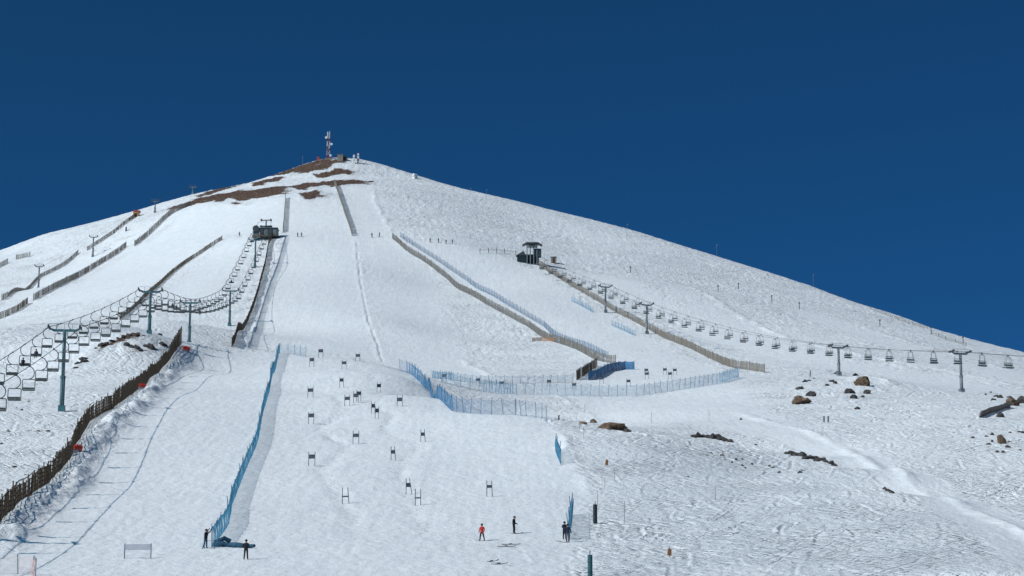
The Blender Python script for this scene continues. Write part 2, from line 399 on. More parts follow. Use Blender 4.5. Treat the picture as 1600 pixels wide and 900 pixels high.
    # colour: old snow and new snow in blotches
    cr = N(nt, 'ShaderNodeValToRGB'); e = cr.color_ramp.elements
    e[0].position, e[1].position = 0.3, 0.7
    e[0].color, e[1].color = (0.765, 0.785, 0.80, 1), (0.845, 0.855, 0.86, 1)
    L(n2.outputs['Fac'], cr.inputs[0])
    # the churned lower right slope is coloured duller than the groomed piste
    wo = N(nt, 'ShaderNodeAttribute', attribute_name='dulled')
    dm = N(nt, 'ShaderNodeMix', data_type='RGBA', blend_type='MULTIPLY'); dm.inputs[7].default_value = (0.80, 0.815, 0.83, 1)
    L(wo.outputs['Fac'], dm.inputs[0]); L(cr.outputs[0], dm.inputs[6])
    # bare soil and stones where the snow has gone
    n3 = N(nt, 'ShaderNodeTexNoise', Scale=0.42, Detail=7.0, Roughness=0.85)
    mp3 = N(nt, 'ShaderNodeMapping'); mp3.inputs['Scale'].default_value = (0.6, 0.6, 1); L(tc.outputs['Object'], mp3.inputs[0]); L(mp3.outputs[0], n3.inputs['Vector'])
    add = N(nt, 'ShaderNodeMath', operation='ADD'); wt = N(nt, 'ShaderNodeMath', operation='MULTIPLY'); wt.inputs[1].default_value = 0.72; L(rk.outputs['Fac'], wt.inputs[0]); L(wt.outputs[0], add.inputs[0]); L(n3.outputs['Fac'], add.inputs[1])
    th = N(nt, 'ShaderNodeMapRange'); th.inputs['From Min'].default_value = 1.04; th.inputs['From Max'].default_value = 1.12
    L(add.outputs[0], th.inputs['Value'])
    n4 = N(nt, 'ShaderNodeTexNoise', Scale=0.9, Detail=5.0, Roughness=0.7); L(tc.outputs['Object'], n4.inputs['Vector'])
    c2 = N(nt, 'ShaderNodeValToRGB'); f = c2.color_ramp.elements
    f[0].position, f[1].position = 0.3, 0.72
    f[0].color, f[1].color = (0.03, 0.023, 0.02, 1), (0.26, 0.155, 0.105, 1)
    L(n4.outputs['Fac'], c2.inputs[0])
    mix = N(nt, 'ShaderNodeMix', data_type='RGBA')
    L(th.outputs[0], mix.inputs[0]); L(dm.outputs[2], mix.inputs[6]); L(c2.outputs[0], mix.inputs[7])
    L(mix.outputs[2], b.inputs['Base Color'])
    return m
snow_material()

# ------------------------------------------------------------------ the snow slope: one sheet
def tag(o, label=None, cat=None, group=None, kind=None):
    if label: o['label'] = label
    if cat: o['category'] = cat
    if group: o['group'] = group
    if kind: o['kind'] = kind
    return o
_t = np.concatenate([np.linspace(-1.3, -0.255, 60)[:-1], np.linspace(-0.255, 0.255, 1120), np.linspace(0.255, 1.3, 60)[1:]])
_rows = [-60.0]
while _rows[-1] < 172: _rows.append(_rows[-1] + 4.0)
while _rows[-1] < 1130: _rows.append(_rows[-1] + max(0.42, 0.00225 * _rows[-1]))
while _rows[-1] < 2200: _rows.append(_rows[-1] + 12.0)
_rows = np.array(_rows)
_wide = np.maximum(_rows, 150.0)
TX = _wide[:, None] * _t[None, :]
TY = np.repeat(_rows[:, None], len(_t), 1)
_near = (np.abs(_t)[None, :] < 0.30) & (_rows[:, None] > 165) & (_rows[:, None] < 1140)
TZ = np.empty(TX.shape)
# the smooth mountain is evaluated on every other vertex in each direction and blended between
_i = np.unique(np.append(np.arange(0, len(_rows), 3), len(_rows) - 1)); _j = np.unique(np.append(np.arange(0, len(_t), 4), len(_t) - 1))
bz = base_height(TX[np.ix_(_i, _j)].ravel(), TY[np.ix_(_i, _j)].ravel()).reshape(len(_i), len(_j))
def cubic_up(src, have, n):                # Catmull-Rom upsampling along axis 0
    k = np.clip(np.searchsorted(have, np.arange(n), side='right') - 1, 0, len(have) - 2)
    t = ((np.arange(n) - have[k]) / (have[k + 1] - have[k]))[:, None]
    p0, p1, p2, p3 = src[np.maximum(k - 1, 0)], src[k], src[k + 1], src[np.minimum(k + 2, len(have) - 1)]
    return 0.5 * (2 * p1 + (p2 - p0) * t + (2 * p0 - 5 * p1 + 4 * p2 - p3) * t * t + (3 * p1 - p0 - 3 * p2 + p3) * t ** 3)
TZ = cubic_up(cubic_up(bz, _i, len(_rows)).T, _j, len(_t)).T
ROUGH = np.ones(TX.shape, np.float32); SOIL = np.zeros(TX.shape, np.float32); DULLED = np.zeros(TX.shape, np.float32)
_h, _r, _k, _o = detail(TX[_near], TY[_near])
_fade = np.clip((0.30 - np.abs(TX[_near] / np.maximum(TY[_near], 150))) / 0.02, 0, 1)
TZ[_near] += _h * _fade; ROUGH[_near] = _r; SOIL[_near] = _k; DULLED[_near] = _o
def ground(x, y):                          # height of the finished sheet
    j = np.clip(np.searchsorted(_rows, y) - 1, 0, len(_rows) - 2)
    b = (y - _rows[j]) / (_rows[j + 1] - _rows[j])
    def at_row(r):
        return np.interp(x / _wide[r], _t, TZ[r])
    return float(at_row(j) * (1 - b) + at_row(j + 1) * b)
def make_terrain():
    nr, nc = TX.shape
    co = np.stack([TX, TY, TZ], -1).reshape(-1, 3).astype(np.float32)
    idx = np.arange(nr * nc).reshape(nr, nc)
    quads = np.stack([idx[:-1, :-1], idx[:-1, 1:], idx[1:, 1:], idx[1:, :-1]], -1).reshape(-1, 4)
    me = bpy.data.meshes.new('snow_slope')
    me.vertices.add(len(co)); me.vertices.foreach_set('co', co.ravel())
    me.loops.add(quads.size); me.loops.foreach_set('vertex_index', quads.ravel().astype(np.int32))
    me.polygons.add(len(quads)); me.polygons.foreach_set('loop_start', np.arange(0, quads.size, 4, dtype=np.int32))
    me.polygons.foreach_set('use_smooth', np.ones(len(quads), bool))
    me.update(calc_edges=True)
    for nm, arr in (('rough', ROUGH), ('soil', SOIL), ('dulled', DULLED)):
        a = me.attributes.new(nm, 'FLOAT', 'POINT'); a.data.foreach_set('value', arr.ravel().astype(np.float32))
    me.materials.append(MATS['snow'])
    o = bpy.data.objects.new('snow_slope', me); scene.collection.objects.link(o)
    o['kind'] = 'structure'; o['label'] = 'snow covered mountainside with groomed pistes'
    return o
make_terrain()

# ------------------------------------------------------------------ materials of things
principled('steel', (0.30, 0.32, 0.33), 0.5, 0.6)
weathered('teal_paint', (0.05, 0.135, 0.155), (0.075, 0.18, 0.20), 0.8, 0.5)
weathered('grey_paint', (0.13, 0.16, 0.18), (0.19, 0.22, 0.24), 0.8, 0.5)
weathered('dark_steel', (0.035, 0.045, 0.05), (0.07, 0.08, 0.085), 1.5, 0.5)
principled('rope', (0.05, 0.055, 0.06), 0.6, 0.3)
weathered('chair_metal', (0.06, 0.08, 0.085), (0.11, 0.13, 0.14), 3, 0.5)
weathered('chair_seat', (0.04, 0.05, 0.052), (0.08, 0.09, 0.09), 4, 0.7)
weathered('old_wood', (0.10, 0.075, 0.05), (0.20, 0.16, 0.11), 2.0, 0.85, 0, (4, 4, 0.6))
weathered('pale_wood', (0.19, 0.165, 0.135), (0.28, 0.245, 0.205), 1.0, 0.85, 0, (2, 2, 0.6))
weathered('grey_wood', (0.16, 0.148, 0.13), (0.26, 0.24, 0.215), 1.0, 0.85, 0, (2, 2, 0.6))
weathered('dark_wood', (0.045, 0.032, 0.022), (0.095, 0.07, 0.045), 2.0, 0.85, 0, (4, 4, 0.6))
weathered('stone', (0.06, 0.042, 0.03), (0.20, 0.135, 0.085), 1.4, 0.9)
weathered('dark_stone', (0.035, 0.033, 0.032), (0.09, 0.08, 0.075), 2.0, 0.9)
weathered('concrete', (0.20, 0.17, 0.14), (0.30, 0.27, 0.23), 1.0, 0.9)
weathered('red_pad', (0.55, 0.045, 0.03), (0.68, 0.09, 0.05), 1.5, 0.6)
weathered('orange_net', (0.60, 0.20, 0.16), (0.72, 0.34, 0.28), 2.5, 0.8)
weathered('orange_wood', (0.35, 0.17, 0.08), (0.45, 0.24, 0.13), 2.5, 0.8)
principled('white_paint', (0.72, 0.74, 0.75), 0.5)
principled('mast_grey', (0.40, 0.43, 0.46), 0.5)
principled('red_paint', (0.33, 0.06, 0.055), 0.5)
principled('pole_plastic', (0.05, 0.13, 0.20), 0.5)
principled('gate_pole', (0.07, 0.09, 0.12), 0.5)
weathered('gate_panel', (0.05, 0.055, 0.07), (0.11, 0.12, 0.14), 5, 0.7)
principled('pad_teal', (0.03, 0.10, 0.11), 0.55)
principled('pad_dark', (0.018, 0.028, 0.035), 0.55)
principled('glass_dark', (0.02, 0.025, 0.03), 0.15, 0, 0.6)
principled('skin', (0.42, 0.24, 0.17), 0.6)
for nm, c in (('cloth_black', (0.012, 0.013, 0.018)), ('cloth_red', (0.42, 0.03, 0.025)), ('cloth_navy', (0.02, 0.028, 0.05)), ('cloth_grey', (0.10, 0.11, 0.13)), ('cloth_blue', (0.03, 0.09, 0.22)), ('boot', (0.02, 0.02, 0.022)), ('helmet', (0.015, 0.015, 0.017))):
    principled(nm, c, 0.85)
principled('ski_base', (0.03, 0.03, 0.045), 0.4)
def net_material(name, c1, c2, cover, lean):
    """woven plastic net: strands too fine to see singly, so part of the light goes through"""
    m, nt, b = principled(name, c1, 0.7)
    L = nt.links.new
    tc = N(nt, 'ShaderNodeTexCoord'); mp = N(nt, 'ShaderNodeMapping'); mp.inputs['Scale'].default_value = (1.4, 1.4, lean)
    L(tc.outputs['Object'], mp.inputs[0])
    nz = N(nt, 'ShaderNodeTexNoise', Scale=1.0, Detail=3.0); L(mp.outputs[0], nz.inputs['Vector'])
    cr = N(nt, 'ShaderNodeValToRGB'); e = cr.color_ramp.elements
    e[0].position, e[1].position = 0.35, 0.65; e[0].color, e[1].color = (*c1, 1), (*c2, 1)
    L(nz.outputs['Fac'], cr.inputs[0]); L(cr.outputs[0], b.inputs['Base Color'])
    mr = N(nt, 'ShaderNodeMapRange'); mr.inputs['From Min'].default_value, mr.inputs['From Max'].default_value = 0.3, 0.7
    mr.inputs['To Min'].default_value, mr.inputs['To Max'].default_value = cover - 0.12, cover + 0.12
    L(nz.outputs['Fac'], mr.inputs['Value'])
    L(mr.outputs[0], b.inputs['Alpha'])
    return m
weathered('blue_net', (0.012, 0.13, 0.24), (0.05, 0.24, 0.36), 0.7, 0.6)
weathered('mid_blue_net', (0.04, 0.16, 0.32), (0.10, 0.25, 0.42), 0.7, 0.6)
weathered('pale_blue_net', (0.09, 0.23, 0.36), (0.15, 0.31, 0.43), 0.7, 0.6)
weathered('grey_blue_net', (0.10, 0.17, 0.27), (0.16, 0.24, 0.34), 0.7, 0.6)
weathered('dark_net', (0.006, 0.035, 0.07), (0.02, 0.09, 0.15), 1.5, 0.7)
weathered('pink_net', (0.60, 0.40, 0.37), (0.68, 0.48, 0.45), 0.7, 0.6)
net_material('bright_blue_net', (0.008, 0.12, 0.30), (0.02, 0.19, 0.38), 0.92, 0.3)
net_material('white_banner', (0.45, 0.45, 0.50), (0.55, 0.55, 0.58), 0.75, 1.0)

# ------------------------------------------------------------------ mesh helpers
class MB:
    def __init__(self): self.v, self.f, self.m = [], [], []
    def add(self, vs, fs, mi=0):
        k = len(self.v); self.v += [tuple(p) for p in vs]
        self.f += [tuple(i + k for i in f) for f in fs]; self.m += [mi] * len(fs)
        return self
    def box(self, c, s, rz=0.0, rx=0.0, ry=0.0, mi=0, taper=1.0):
        M = Matrix.Rotation(rz, 3, 'Z') @ Matrix.Rotation(rx, 3, 'X') @ Matrix.Rotation(ry, 3, 'Y')
        vs = []
        for z in (-.5, .5):
            k = taper if z > 0 else 1.0
            for x, y in ((-.5, -.5), (.5, -.5), (.5, .5), (-.5, .5)):
                vs.append(Vector(c) + M @ Vector((x * s[0] * k, y * s[1] * k, z * s[2])))
        return self.add(vs, [(3, 2, 1, 0), (4, 5, 6, 7), (0, 1, 5, 4), (1, 2, 6, 5), (2, 3, 7, 6), (3, 0, 4, 7)], mi)
    def tube(self, path, r, n=6, mi=0, closed=False, r2=None):
        P = [Vector(p) for p in path]; m = len(P); k = len(self.v); up = None
        for i, p in enumerate(P):
            a = P[(i - 1) % m] if closed or i else p; b = P[(i + 1) % m] if closed or i < m - 1 else p
            t = (b - a).normalized()
            if up is None: up = Vector((0, 1, 0)) if abs(t.y) < 0.9 else Vector((1, 0, 0))
            s = t.cross(up).normalized(); w = s.cross(t)
            up = w
            rr = r if r2 is None else r + (r2 - r) * i / max(1, m - 1)
            for j in range(n):
                an = 6.2832 * j / n
                self.v.append(tuple(p + s * (rr * math.cos(an)) + w * (rr * math.sin(an))))
        for i in range(m if closed else m - 1):
            for j in range(n):
                a, b = k + i * n + j, k + i * n + (j + 1) % n
                c, d = k + ((i + 1) % m) * n + (j + 1) % n, k + ((i + 1) % m) * n + j
                self.f.append((a, b, c, d)); self.m.append(mi)
        if not closed:
            self.f.append(tuple(k + j for j in reversed(range(n)))); self.m.append(mi)
            self.f.append(tuple(k + (m - 1) * n + j for j in range(n))); self.m.append(mi)
        return self
    def mesh(self, name, mats, smooth=False):
        me = bpy.data.meshes.new(name); me.from_pydata(self.v, [], self.f)
        for x in ([mats] if isinstance(mats, str) else mats): me.materials.append(MATS[x])
        me.polygons.foreach_set('material_index', self.m)
        if smooth: me.polygons.foreach_set('use_smooth', [True] * len(self.f))
        me.update(); return me
    def build(self, name, mats, parent=None, loc=(0, 0, 0), rz=0.0, smooth=False):
        return place(name, self.mesh(name, mats, smooth), parent, loc, rz)
def place(name, me, parent=None, loc=(0, 0, 0), rz=0.0, scale=None, rot=None):
    o = bpy.data.objects.new(name, me); scene.collection.objects.link(o)
    o.location = loc; o.rotation_euler = rot or (0, 0, rz)
    if scale: o.scale = scale
    if parent: o.parent = parent
    return o
def thing(name, loc, label, cat, group=None, rz=0.0):
    o = place(name, None, None, loc, rz)
    o.empty_display_size = 0.3
    return tag(o, label, cat, group)
ORD = 'first second third fourth fifth sixth seventh eighth ninth tenth eleventh twelfth thirteenth fourteenth fifteenth sixteenth seventeenth eighteenth nineteenth twentieth'.split() + ['twenty-first', 'twenty-second', 'twenty-third', 'twenty-fourth', 'twenty-fifth', 'twenty-sixth', 'twenty-seventh', 'twenty-eighth', 'twenty-ninth', 'thirtieth', 'thirty-first', 'thirty-second', 'thirty-third', 'thirty-fourth', 'thirty-fifth']
def spot(u, v):                            # ground point under a photo pixel
    x, y = hit(u, v); return (x, y, ground(x, y))
def gpath(px, step): return [(x, y, ground(x, y)) for x, y in line(px, step)]
rnd = random.Random(11)

# ------------------------------------------------------------------ chairlifts
def lift_tower(x, y, top_z, rz, gauge, mat, label, group, base_mat='concrete'):
    z = ground(x, y); H = top_z - z
    t = thing('lift_tower', (x, y, z), label, 'lift tower', group, rz)
    MB().box((0, 0, 0.1), (1.0, 1.0, 1.5)).build('footing', mat, t)
    k = H * 0.42
    mast = MB().tube([(0, 0, -0.5), (0, 0, k)], 0.36, 12).tube([(0, 0, k - 0.05), (0, 0, H - 0.1)], 0.27, 12).build('mast', mat, t, smooth=True)
    MB().tube([(0, 0, k - 0.25), (0, 0, k + 0.12)], 0.42, 12).build('flange', mat, mast)
    w = gauge / 2
    arm = MB().box((0, 0, H - 0.18), (gauge * 0.72, 0.34, 0.36))
    for s in (-1, 1): arm.add([(s * w * .7, -.16, H - .34), (s * w * .7, .16, H - .34), (s * w * .7, .16, H - .02), (s * w * .7, -.16, H - .02),
                               (s * w, -.12, H + .05), (s * w, .12, H + .05), (s * w, .12, H + .25), (s * w, -.12, H + .25)],
                              [(0, 1, 2, 3), (7, 6, 5, 4), (0, 4, 5, 1), (1, 5, 6, 2), (2, 6, 7, 3), (3, 7, 4, 0)])
    arm.build('crossarm', mat, t)
    for s in (-1, 1):
        sh = MB().box((0, 0, 0), (0.16, 2.6, 0.2))
        for q in (-1.1, -.4, .4, 1.1): sh.tube([(-.1, q, .17), (.1, q, .17)], 0.2, 8)
        sh.build('sheave_train', 'dark_steel', t, (s * w, 0, H + 0.18))
    rail = MB().tube([(-w, -.5, H + .75), (w, -.5, H + .75)], 0.03, 4)
    for q in (-w, -w / 2, 0, w / 2, w): rail.tube([(q, -.5, H), (q, -.5, H + .75)], 0.03, 4)
    rail.build('work_platform_rail', mat, t)
    lad = MB()
    for s in (-.17, .17): lad.tube([(s, -.45, 0.4), (s, -.36, H - .3)], 0.025, 4)
    for q in np.arange(0.8, H - .4, 0.55): lad.tube([(-.17, -.44, q), (.17, -.44, q)], 0.018, 4)
    lad.build('ladder', 'steel', t)
    return t
class Lift:
    def __init__(self, towers, gauge, sag):
        self.T, self.g, self.sag = towers, gauge, sag     # towers: (x, y, rope z)
    def at(self, y, side):
        T = self.T
        i = 0
        while i < len(T) - 2 and y > T[i + 1][1]: i += 1
        a, b = T[i], T[i + 1]; k = (y - a[1]) / (b[1] - a[1])
        dx, dy = b[0] - a[0], b[1] - a[1]; L = math.hypot(dx, dy)
        z = a[2] + (b[2] - a[2]) * k - self.sag * L * 4 * k * (1 - k) * (L / 100)
        return (a[0] + dx * k + side * self.g / 2 * dy / L, y - side * self.g / 2 * dx / L, z)
    def rz(self, y):
        T = self.T; i = 0
        while i < len(T) - 2 and y > T[i + 1][1]: i += 1
        return math.atan2(-(T[i + 1][0] - T[i][0]), T[i + 1][1] - T[i][1])
    def rope(self, label, r):
        T = self.T; m = MB()
        loop = [self.at(y, -1) for y in np.linspace(T[0][1], T[-1][1], 130)] + [self.at(y, 1) for y in np.linspace(T[-1][1], T[0][1], 130)]
        m.tube(loop, r, 5, closed=True)
        return tag(m.build('haul_rope', 'rope', smooth=True), label, 'cable')
def arc(cx, cz, r, a0, a1, n, y=0.0): return [(cx + r * math.cos(a0 + (a1 - a0) * i / n), y, cz + r * math.sin(a0 + (a1 - a0) * i / n)) for i in range(n + 1)]
def chair_parts(kind):
    """meshes of one chair, hung from the rope at the origin, facing -Y"""
    P = {}
    P['grip'] = MB().box((0, 0, 0.02), (0.12, 0.5, 0.16)).mesh('grip', 'dark_steel')
    if kind == 'loop':
        hp = [(0, 0, 0), (-.28, 0, -.12), (-.55, 0, -.45), (-.66, 0, -.85), (-.55, 0, -1.25), (-.28, 0, -1.52), (0, 0, -1.62)]
        P['hanger'] = MB().tube(hp, 0.06, 6).mesh('hanger', 'chair_metal', True)
        fr = arc(-.6, -1.8, .16, math.pi, math.pi / 2, 4) + arc(.6, -1.8, .16, math.pi / 2, 0, 4) + arc(.62, -2.86, .14, 0, -math.pi / 2, 3) + arc(-.62, -2.86, .14, -math.pi / 2, -math.pi, 3)
        P['frame'] = MB().tube(fr, 0.055, 6, closed=True).mesh('frame', 'chair_metal', True)
        P['backrest'] = MB().box((0, 0.02, -2.78), (1.38, 0.05, 0.26), rx=0.12).mesh('backrest', 'chair_seat')
        P['seat'] = MB().box((0, -0.22, -2.98), (1.44, 0.56, 0.14), rx=-0.10).mesh('seat', 'chair_seat')
    else:
        hg = MB().tube([(0, 0, 0), (0, 0, -.35)], 0.05, 6).tube([(-.62, 0, -1.9), (-.50, 0, -.42), (-.4, 0, -.34), (.4, 0, -.34), (.50, 0, -.42), (.62, 0, -1.9)], 0.036, 6)
        P['hanger'] = hg.mesh('hanger', 'chair_metal', True)
        fr = arc(-.7, -1.75, .12, math.pi, math.pi / 2, 3) + arc(.7, -1.75, .12, math.pi / 2, 0, 3) + [(.84, 0, -2.6), (-.84, 0, -2.6)]
        P['frame'] = MB().tube(fr, 0.036, 6, closed=True).mesh('frame', 'chair_metal', True)
        P['backrest'] = MB().box((0, 0.02, -2.1), (1.5, 0.05, 0.36), rx=0.12).mesh('backrest', 'grey_paint')
        P['seat'] = MB().box((0, -0.25, -2.62), (1.7, 0.56, 0.16), rx=-0.10).mesh('seat', 'chair_seat')
    big = bmesh.new()
    mats = []
    for nm, me in P.items():
        k = len(big.faces); big.from_mesh(me); big.faces.ensure_lookup_table()
        if me.materials[0] not in mats: mats.append(me.materials[0])
        for f in big.faces[k:]: f.material_index = mats.index(me.materials[0])
    one = bpy.data.meshes.new('lift_chair'); big.to_mesh(one); big.free()
    for x in mats: one.materials.append(x)
    return P, one
def hang_chairs(lift, kind, spacing, y0, y1, phase, name_of_lift, rope_names, detail_until, tower_ys, group):
    P, one = chair_parts(kind); made = []; sc = 1.0
    for si, side in enumerate((-1, 1)):
        counts = {}
        y = y0 + phase[si]
        while y < y1:
            bay = sum(1 for t in tower_ys if t <= y); counts[bay] = counts.get(bay, 0) + 1
            p = lift.at(y, side); rz = lift.rz(y) + (math.pi if side > 0 else 0)
            where = f'uphill of its {ORD[bay - 1]} visible tower' if bay else 'below its lowest visible tower'
            label = f'{ORD[counts[bay] - 1]} chair {where} on {rope_names[si]} of the {name_of_lift}'
            sw = rnd.uniform(-.10, .10)
            if y < detail_until:
                c = thing('lift_chair', p, label, 'lift chair', group, rz); c.rotation_euler = (sw, 0, rz); c.scale = (sc, sc, sc)
                for nm, me in P.items(): place(nm, me, c)
            else:
                c = tag(place('lift_chair', one, None, p, rot=(sw, 0, rz), scale=(sc, sc, sc)), label, 'lift chair', group)
            made.append((c, p, side, y, rz)); y += spacing
    return made
# left lift: a straight line up the hill
def lx(y): return -67.6 - 0.050 * (y - 330)
def zpix(v, y): return y * math.tan(PITCH - math.atan((v - 450) / F_PX))
LT = [(-49.0, 120, 12.0), (-56.2, 205, zpix(652, 205)), (lx(330), 330, zpix(511, 330)), (lx(440), 440, zpix(452, 440)), (lx(523), 523, zpix(470, 523)), (lx(643), 643, zpix(452, 643)), (lx(747), 747, zpix(373, 747)), (lx(796), 796, zpix(347, 796))]
left = Lift(LT, 4.7, 0.006)
lab = ['grey lift tower just outside the bottom left corner', 'turquoise lift tower standing alone beside the dark lattice fence', 'turquoise lift tower behind the dark soil strip on the left slope', 'slim lift tower rising behind the red padded end of the dark fence', 'slim lift tower right of the three crowded together, nearest the upper piste', 'slim lift tower directly below the dark top station of the left lift']
for (x, y, z), l in zip(LT[1:7], lab):
    lift_tower(x, y, z - 0.35, left.rz(y), 4.7, 'teal_paint', l, 'towers of the left chairlift')
left.rope('thin dark haul rope of the left chairlift carrying its chairs', 0.048)
LC = hang_chairs(left, 'loop', 12.4, 190, 792, (2.0, 7.5), 'left chairlift', ('the left rope', 'the right rope'), 520, [t[1] for t in LT[2:7]], 'chairs of the left chairlift')
# right lift
def rx_(y): return 96.3 - 0.2797 * (y - 470)
RT = [(rx_(395), 395, zpix(560, 395)), (rx_(470), 470, zpix(549, 470)), (rx_(531), 531, zpix(540, 531)), (rx_(667), 667, zpix(474, 667)), (rx_(706), 706, zpix(446, 706)), (rx_(788), 788, zpix(398, 788))]
right = Lift(RT, 4.0, 0.010)
lab = ['grey lift tower beyond the right edge of the photo', 'grey lift tower with wide crossarm near the right edge', 'grey lift tower rising behind the boulder knoll', 'lift tower standing below the long pale fence, lower of a pair', 'lift tower standing below the long pale fence, upper of a pair']
for (x, y, z), l in zip(RT[:5], lab):
    lift_tower(x, y, z - 0.35, right.rz(y), 4.0, 'grey_paint', l, 'towers of the right chairlift')
right.rope('thin haul rope of the right chairlift crossing the slope', 0.035)
RC = hang_chairs(right, 'bail', 10.8, 428, 780, (7.2, 4.0), 'right chairlift', ('the near rope', 'the far rope'), 0, [t[1] for t in RT[1:5]], 'chairs of the right chairlift')
# far lift on the left shoulder
FT = [(*far(60, 451, 850)[:2], zpix(416, 850), 'pale lift tower on the left shoulder beside the long grey fence'), (*far(145, 401, 930)[:2], zpix(370, 930), 'pale lift tower between the two upper fences on the left shoulder'), (*far(242, 333, 985)[:2], zpix(314, 985), 'small pale lift tower on the skyline right of the red hut'), (*far(301, 306, 1035)[:2], zpix(292, 1035), 'small dark lift tower standing against the sky on the left ridge')]
for x, y, z, l in FT: lift_tower(x, y, z, 0.0, 3.4, 'grey_paint', l, 'towers of the far lift on the left shoulder')
fl = Lift([(x, y, z + 0.3) for x, y, z, _ in FT], 3.4, 0.008); fl.rope('faint haul rope between the towers on the left shoulder', 0.025)

# ------------------------------------------------------------------ lift stations
def left_station():
    x, y, _ = LT[-1]; z = ground(x, y) - 0.6
    t = thing('lift_station', (x, y, z), 'dark top station of the left chairlift with a T shaped mast', 'lift station')
    MB().box((1.6, 0, 1.9), (6.4, 5, 3.8)).build('machine_housing', 'dark_steel', t)
    rf = MB().box((1.6, 0, 3.92), (6.8, 5.4, 0.24)).build('roof', 'grey_paint', t)
    for k in range(4): MB().box((-0.9 + k * 1.6, -2.53, 2.1 - (k % 2) * .2), (1.3, 0.08, 2.6)).build('cladding_panel', 'grey_paint' if k % 2 else 'dark_steel', t)
    cab = MB().box((-3.1, -0.4, 1.9), (2.0, 3.0, 3.8)).build('operator_cabin', 'grey_paint', t)
    MB().tube([(-3.1, -2.1, 3.75), (-3.1, 1.3, 3.75)], 1.25, 10).build('cabin_roof', 'dark_steel', cab)
    MB().box((-3.1, -1.93, 2.4), (1.5, 0.06, 1.0)).build('window', 'glass_dark', cab)
    MB().tube([(0.5, -1, 3), (0.5, -1, 7.2)], 0.24, 8).build('mast', 'teal_paint', t)
    arm = MB().box((0.5, -1, 7.1), (3.4, 0.35, 0.3))
    for s in (-1, 1): arm.box((0.5 + s * 1.75, -1, 7.15), (0.5, 2.2, 0.5))
    arm.build('crossarm', 'dark_steel', t)
    MB().box((0.4, -0.5, 5.0), (4.6, 0.5, 0.4)).build('bullwheel_frame', 'dark_steel', t)
    MB().tube([(0.5, 0.4, 4.75), (0.5, 0.4, 4.95)], 2.2, 20).build('bullwheel', 'steel', t)
    for s in (-1.4, 2.2): MB().box((s, -1.2, 4.5), (0.3, 0.3, 1.2)).build('support', 'dark_steel', t)
    fl = MB().box((0.4, -3.2, 0.75), (9.4, 1.6, 0.25)).build('loading_deck', 'old_wood', t)
left_station()
def right_station():
    x, y, _ = RT[-1]; z = ground(x, y) - 0.6
    t = thing('lift_station', (x, y, z), 'dark top station of the right chairlift on tall columns', 'lift station')
    for k, q in enumerate((-1.9, -0.7, 0.5, 1.7)): MB().box((q, -1.5 + .2 * k, 3.6), (0.36, 0.36, 8.4)).build('column', 'grey_paint', t)
    roof = MB().box((0, -0.5, 7.9), (4.6, 4, 0.45))
    for s in (-1, 1): roof.add([(s * 2.3, -2, 7.7), (s * 2.3, 1, 7.7), (s * 2.3, 1, 8.1), (s * 2.3, -2, 8.1), (s * 3.6, -2, 7.1), (s * 3.6, 1, 7.1), (s * 3.6, 1, 7.4), (s * 3.6, -2, 7.4)], [(0, 1, 2, 3), (7, 6, 5, 4), (0, 4, 5, 1), (1, 5, 6, 2), (2, 6, 7, 3), (3, 7, 4, 0)])
    roof.build('canopy', 'dark_steel', t)
    MB().box((2.0, 0.4, 4.6), (2.6, 2.6, 2.9)).build('drive_housing', 'dark_steel', t)
    MB().box((0, 0.6, 2.6), (4.8, 2.2, 2.8)).build('machine_housing', 'pad_dark', t)
    cab = MB().box((-3.9, 0.2, 2.0), (3.2, 3.2, 2.8)).build('operator_cabin', 'pad_dark', t)
    MB().add([(-5.9, -1.6, 3.4), (-2.2, -1.6, 3.4), (-2.2, 2, 3.4), (-5.9, 2, 3.4), (-3.2, -1.6, 5.1), (-3.2, 2, 5.1)], [(0, 1, 4), (1, 2, 5, 4), (2, 3, 5), (3, 0, 4, 5), (3, 2, 1, 0)]).build('cabin_roof', 'dark_steel', cab)
    MB().tube([(0, 0.6, 6.9), (0, 0.6, 7.1)], 1.9, 20).build('bullwheel', 'steel', t)
    w = spot(865, 411)
    h = thing('hut', (w[0], w[1], w[2] - .3), 'small weathered hut beside the right top station', 'hut')
    MB().box((0, 0, 1.2), (2.0, 2.0, 2.4)).build('wall', 'concrete', h)
    MB().box((0, 0, 2.5), (2.4, 2.4, 0.2), rx=0.1).build('roof', 'grey_paint', h)
    MB().box((0, -1.03, 1.0), (0.8, 0.06, 1.8)).build('door', 'dark_wood', h)
right_station()

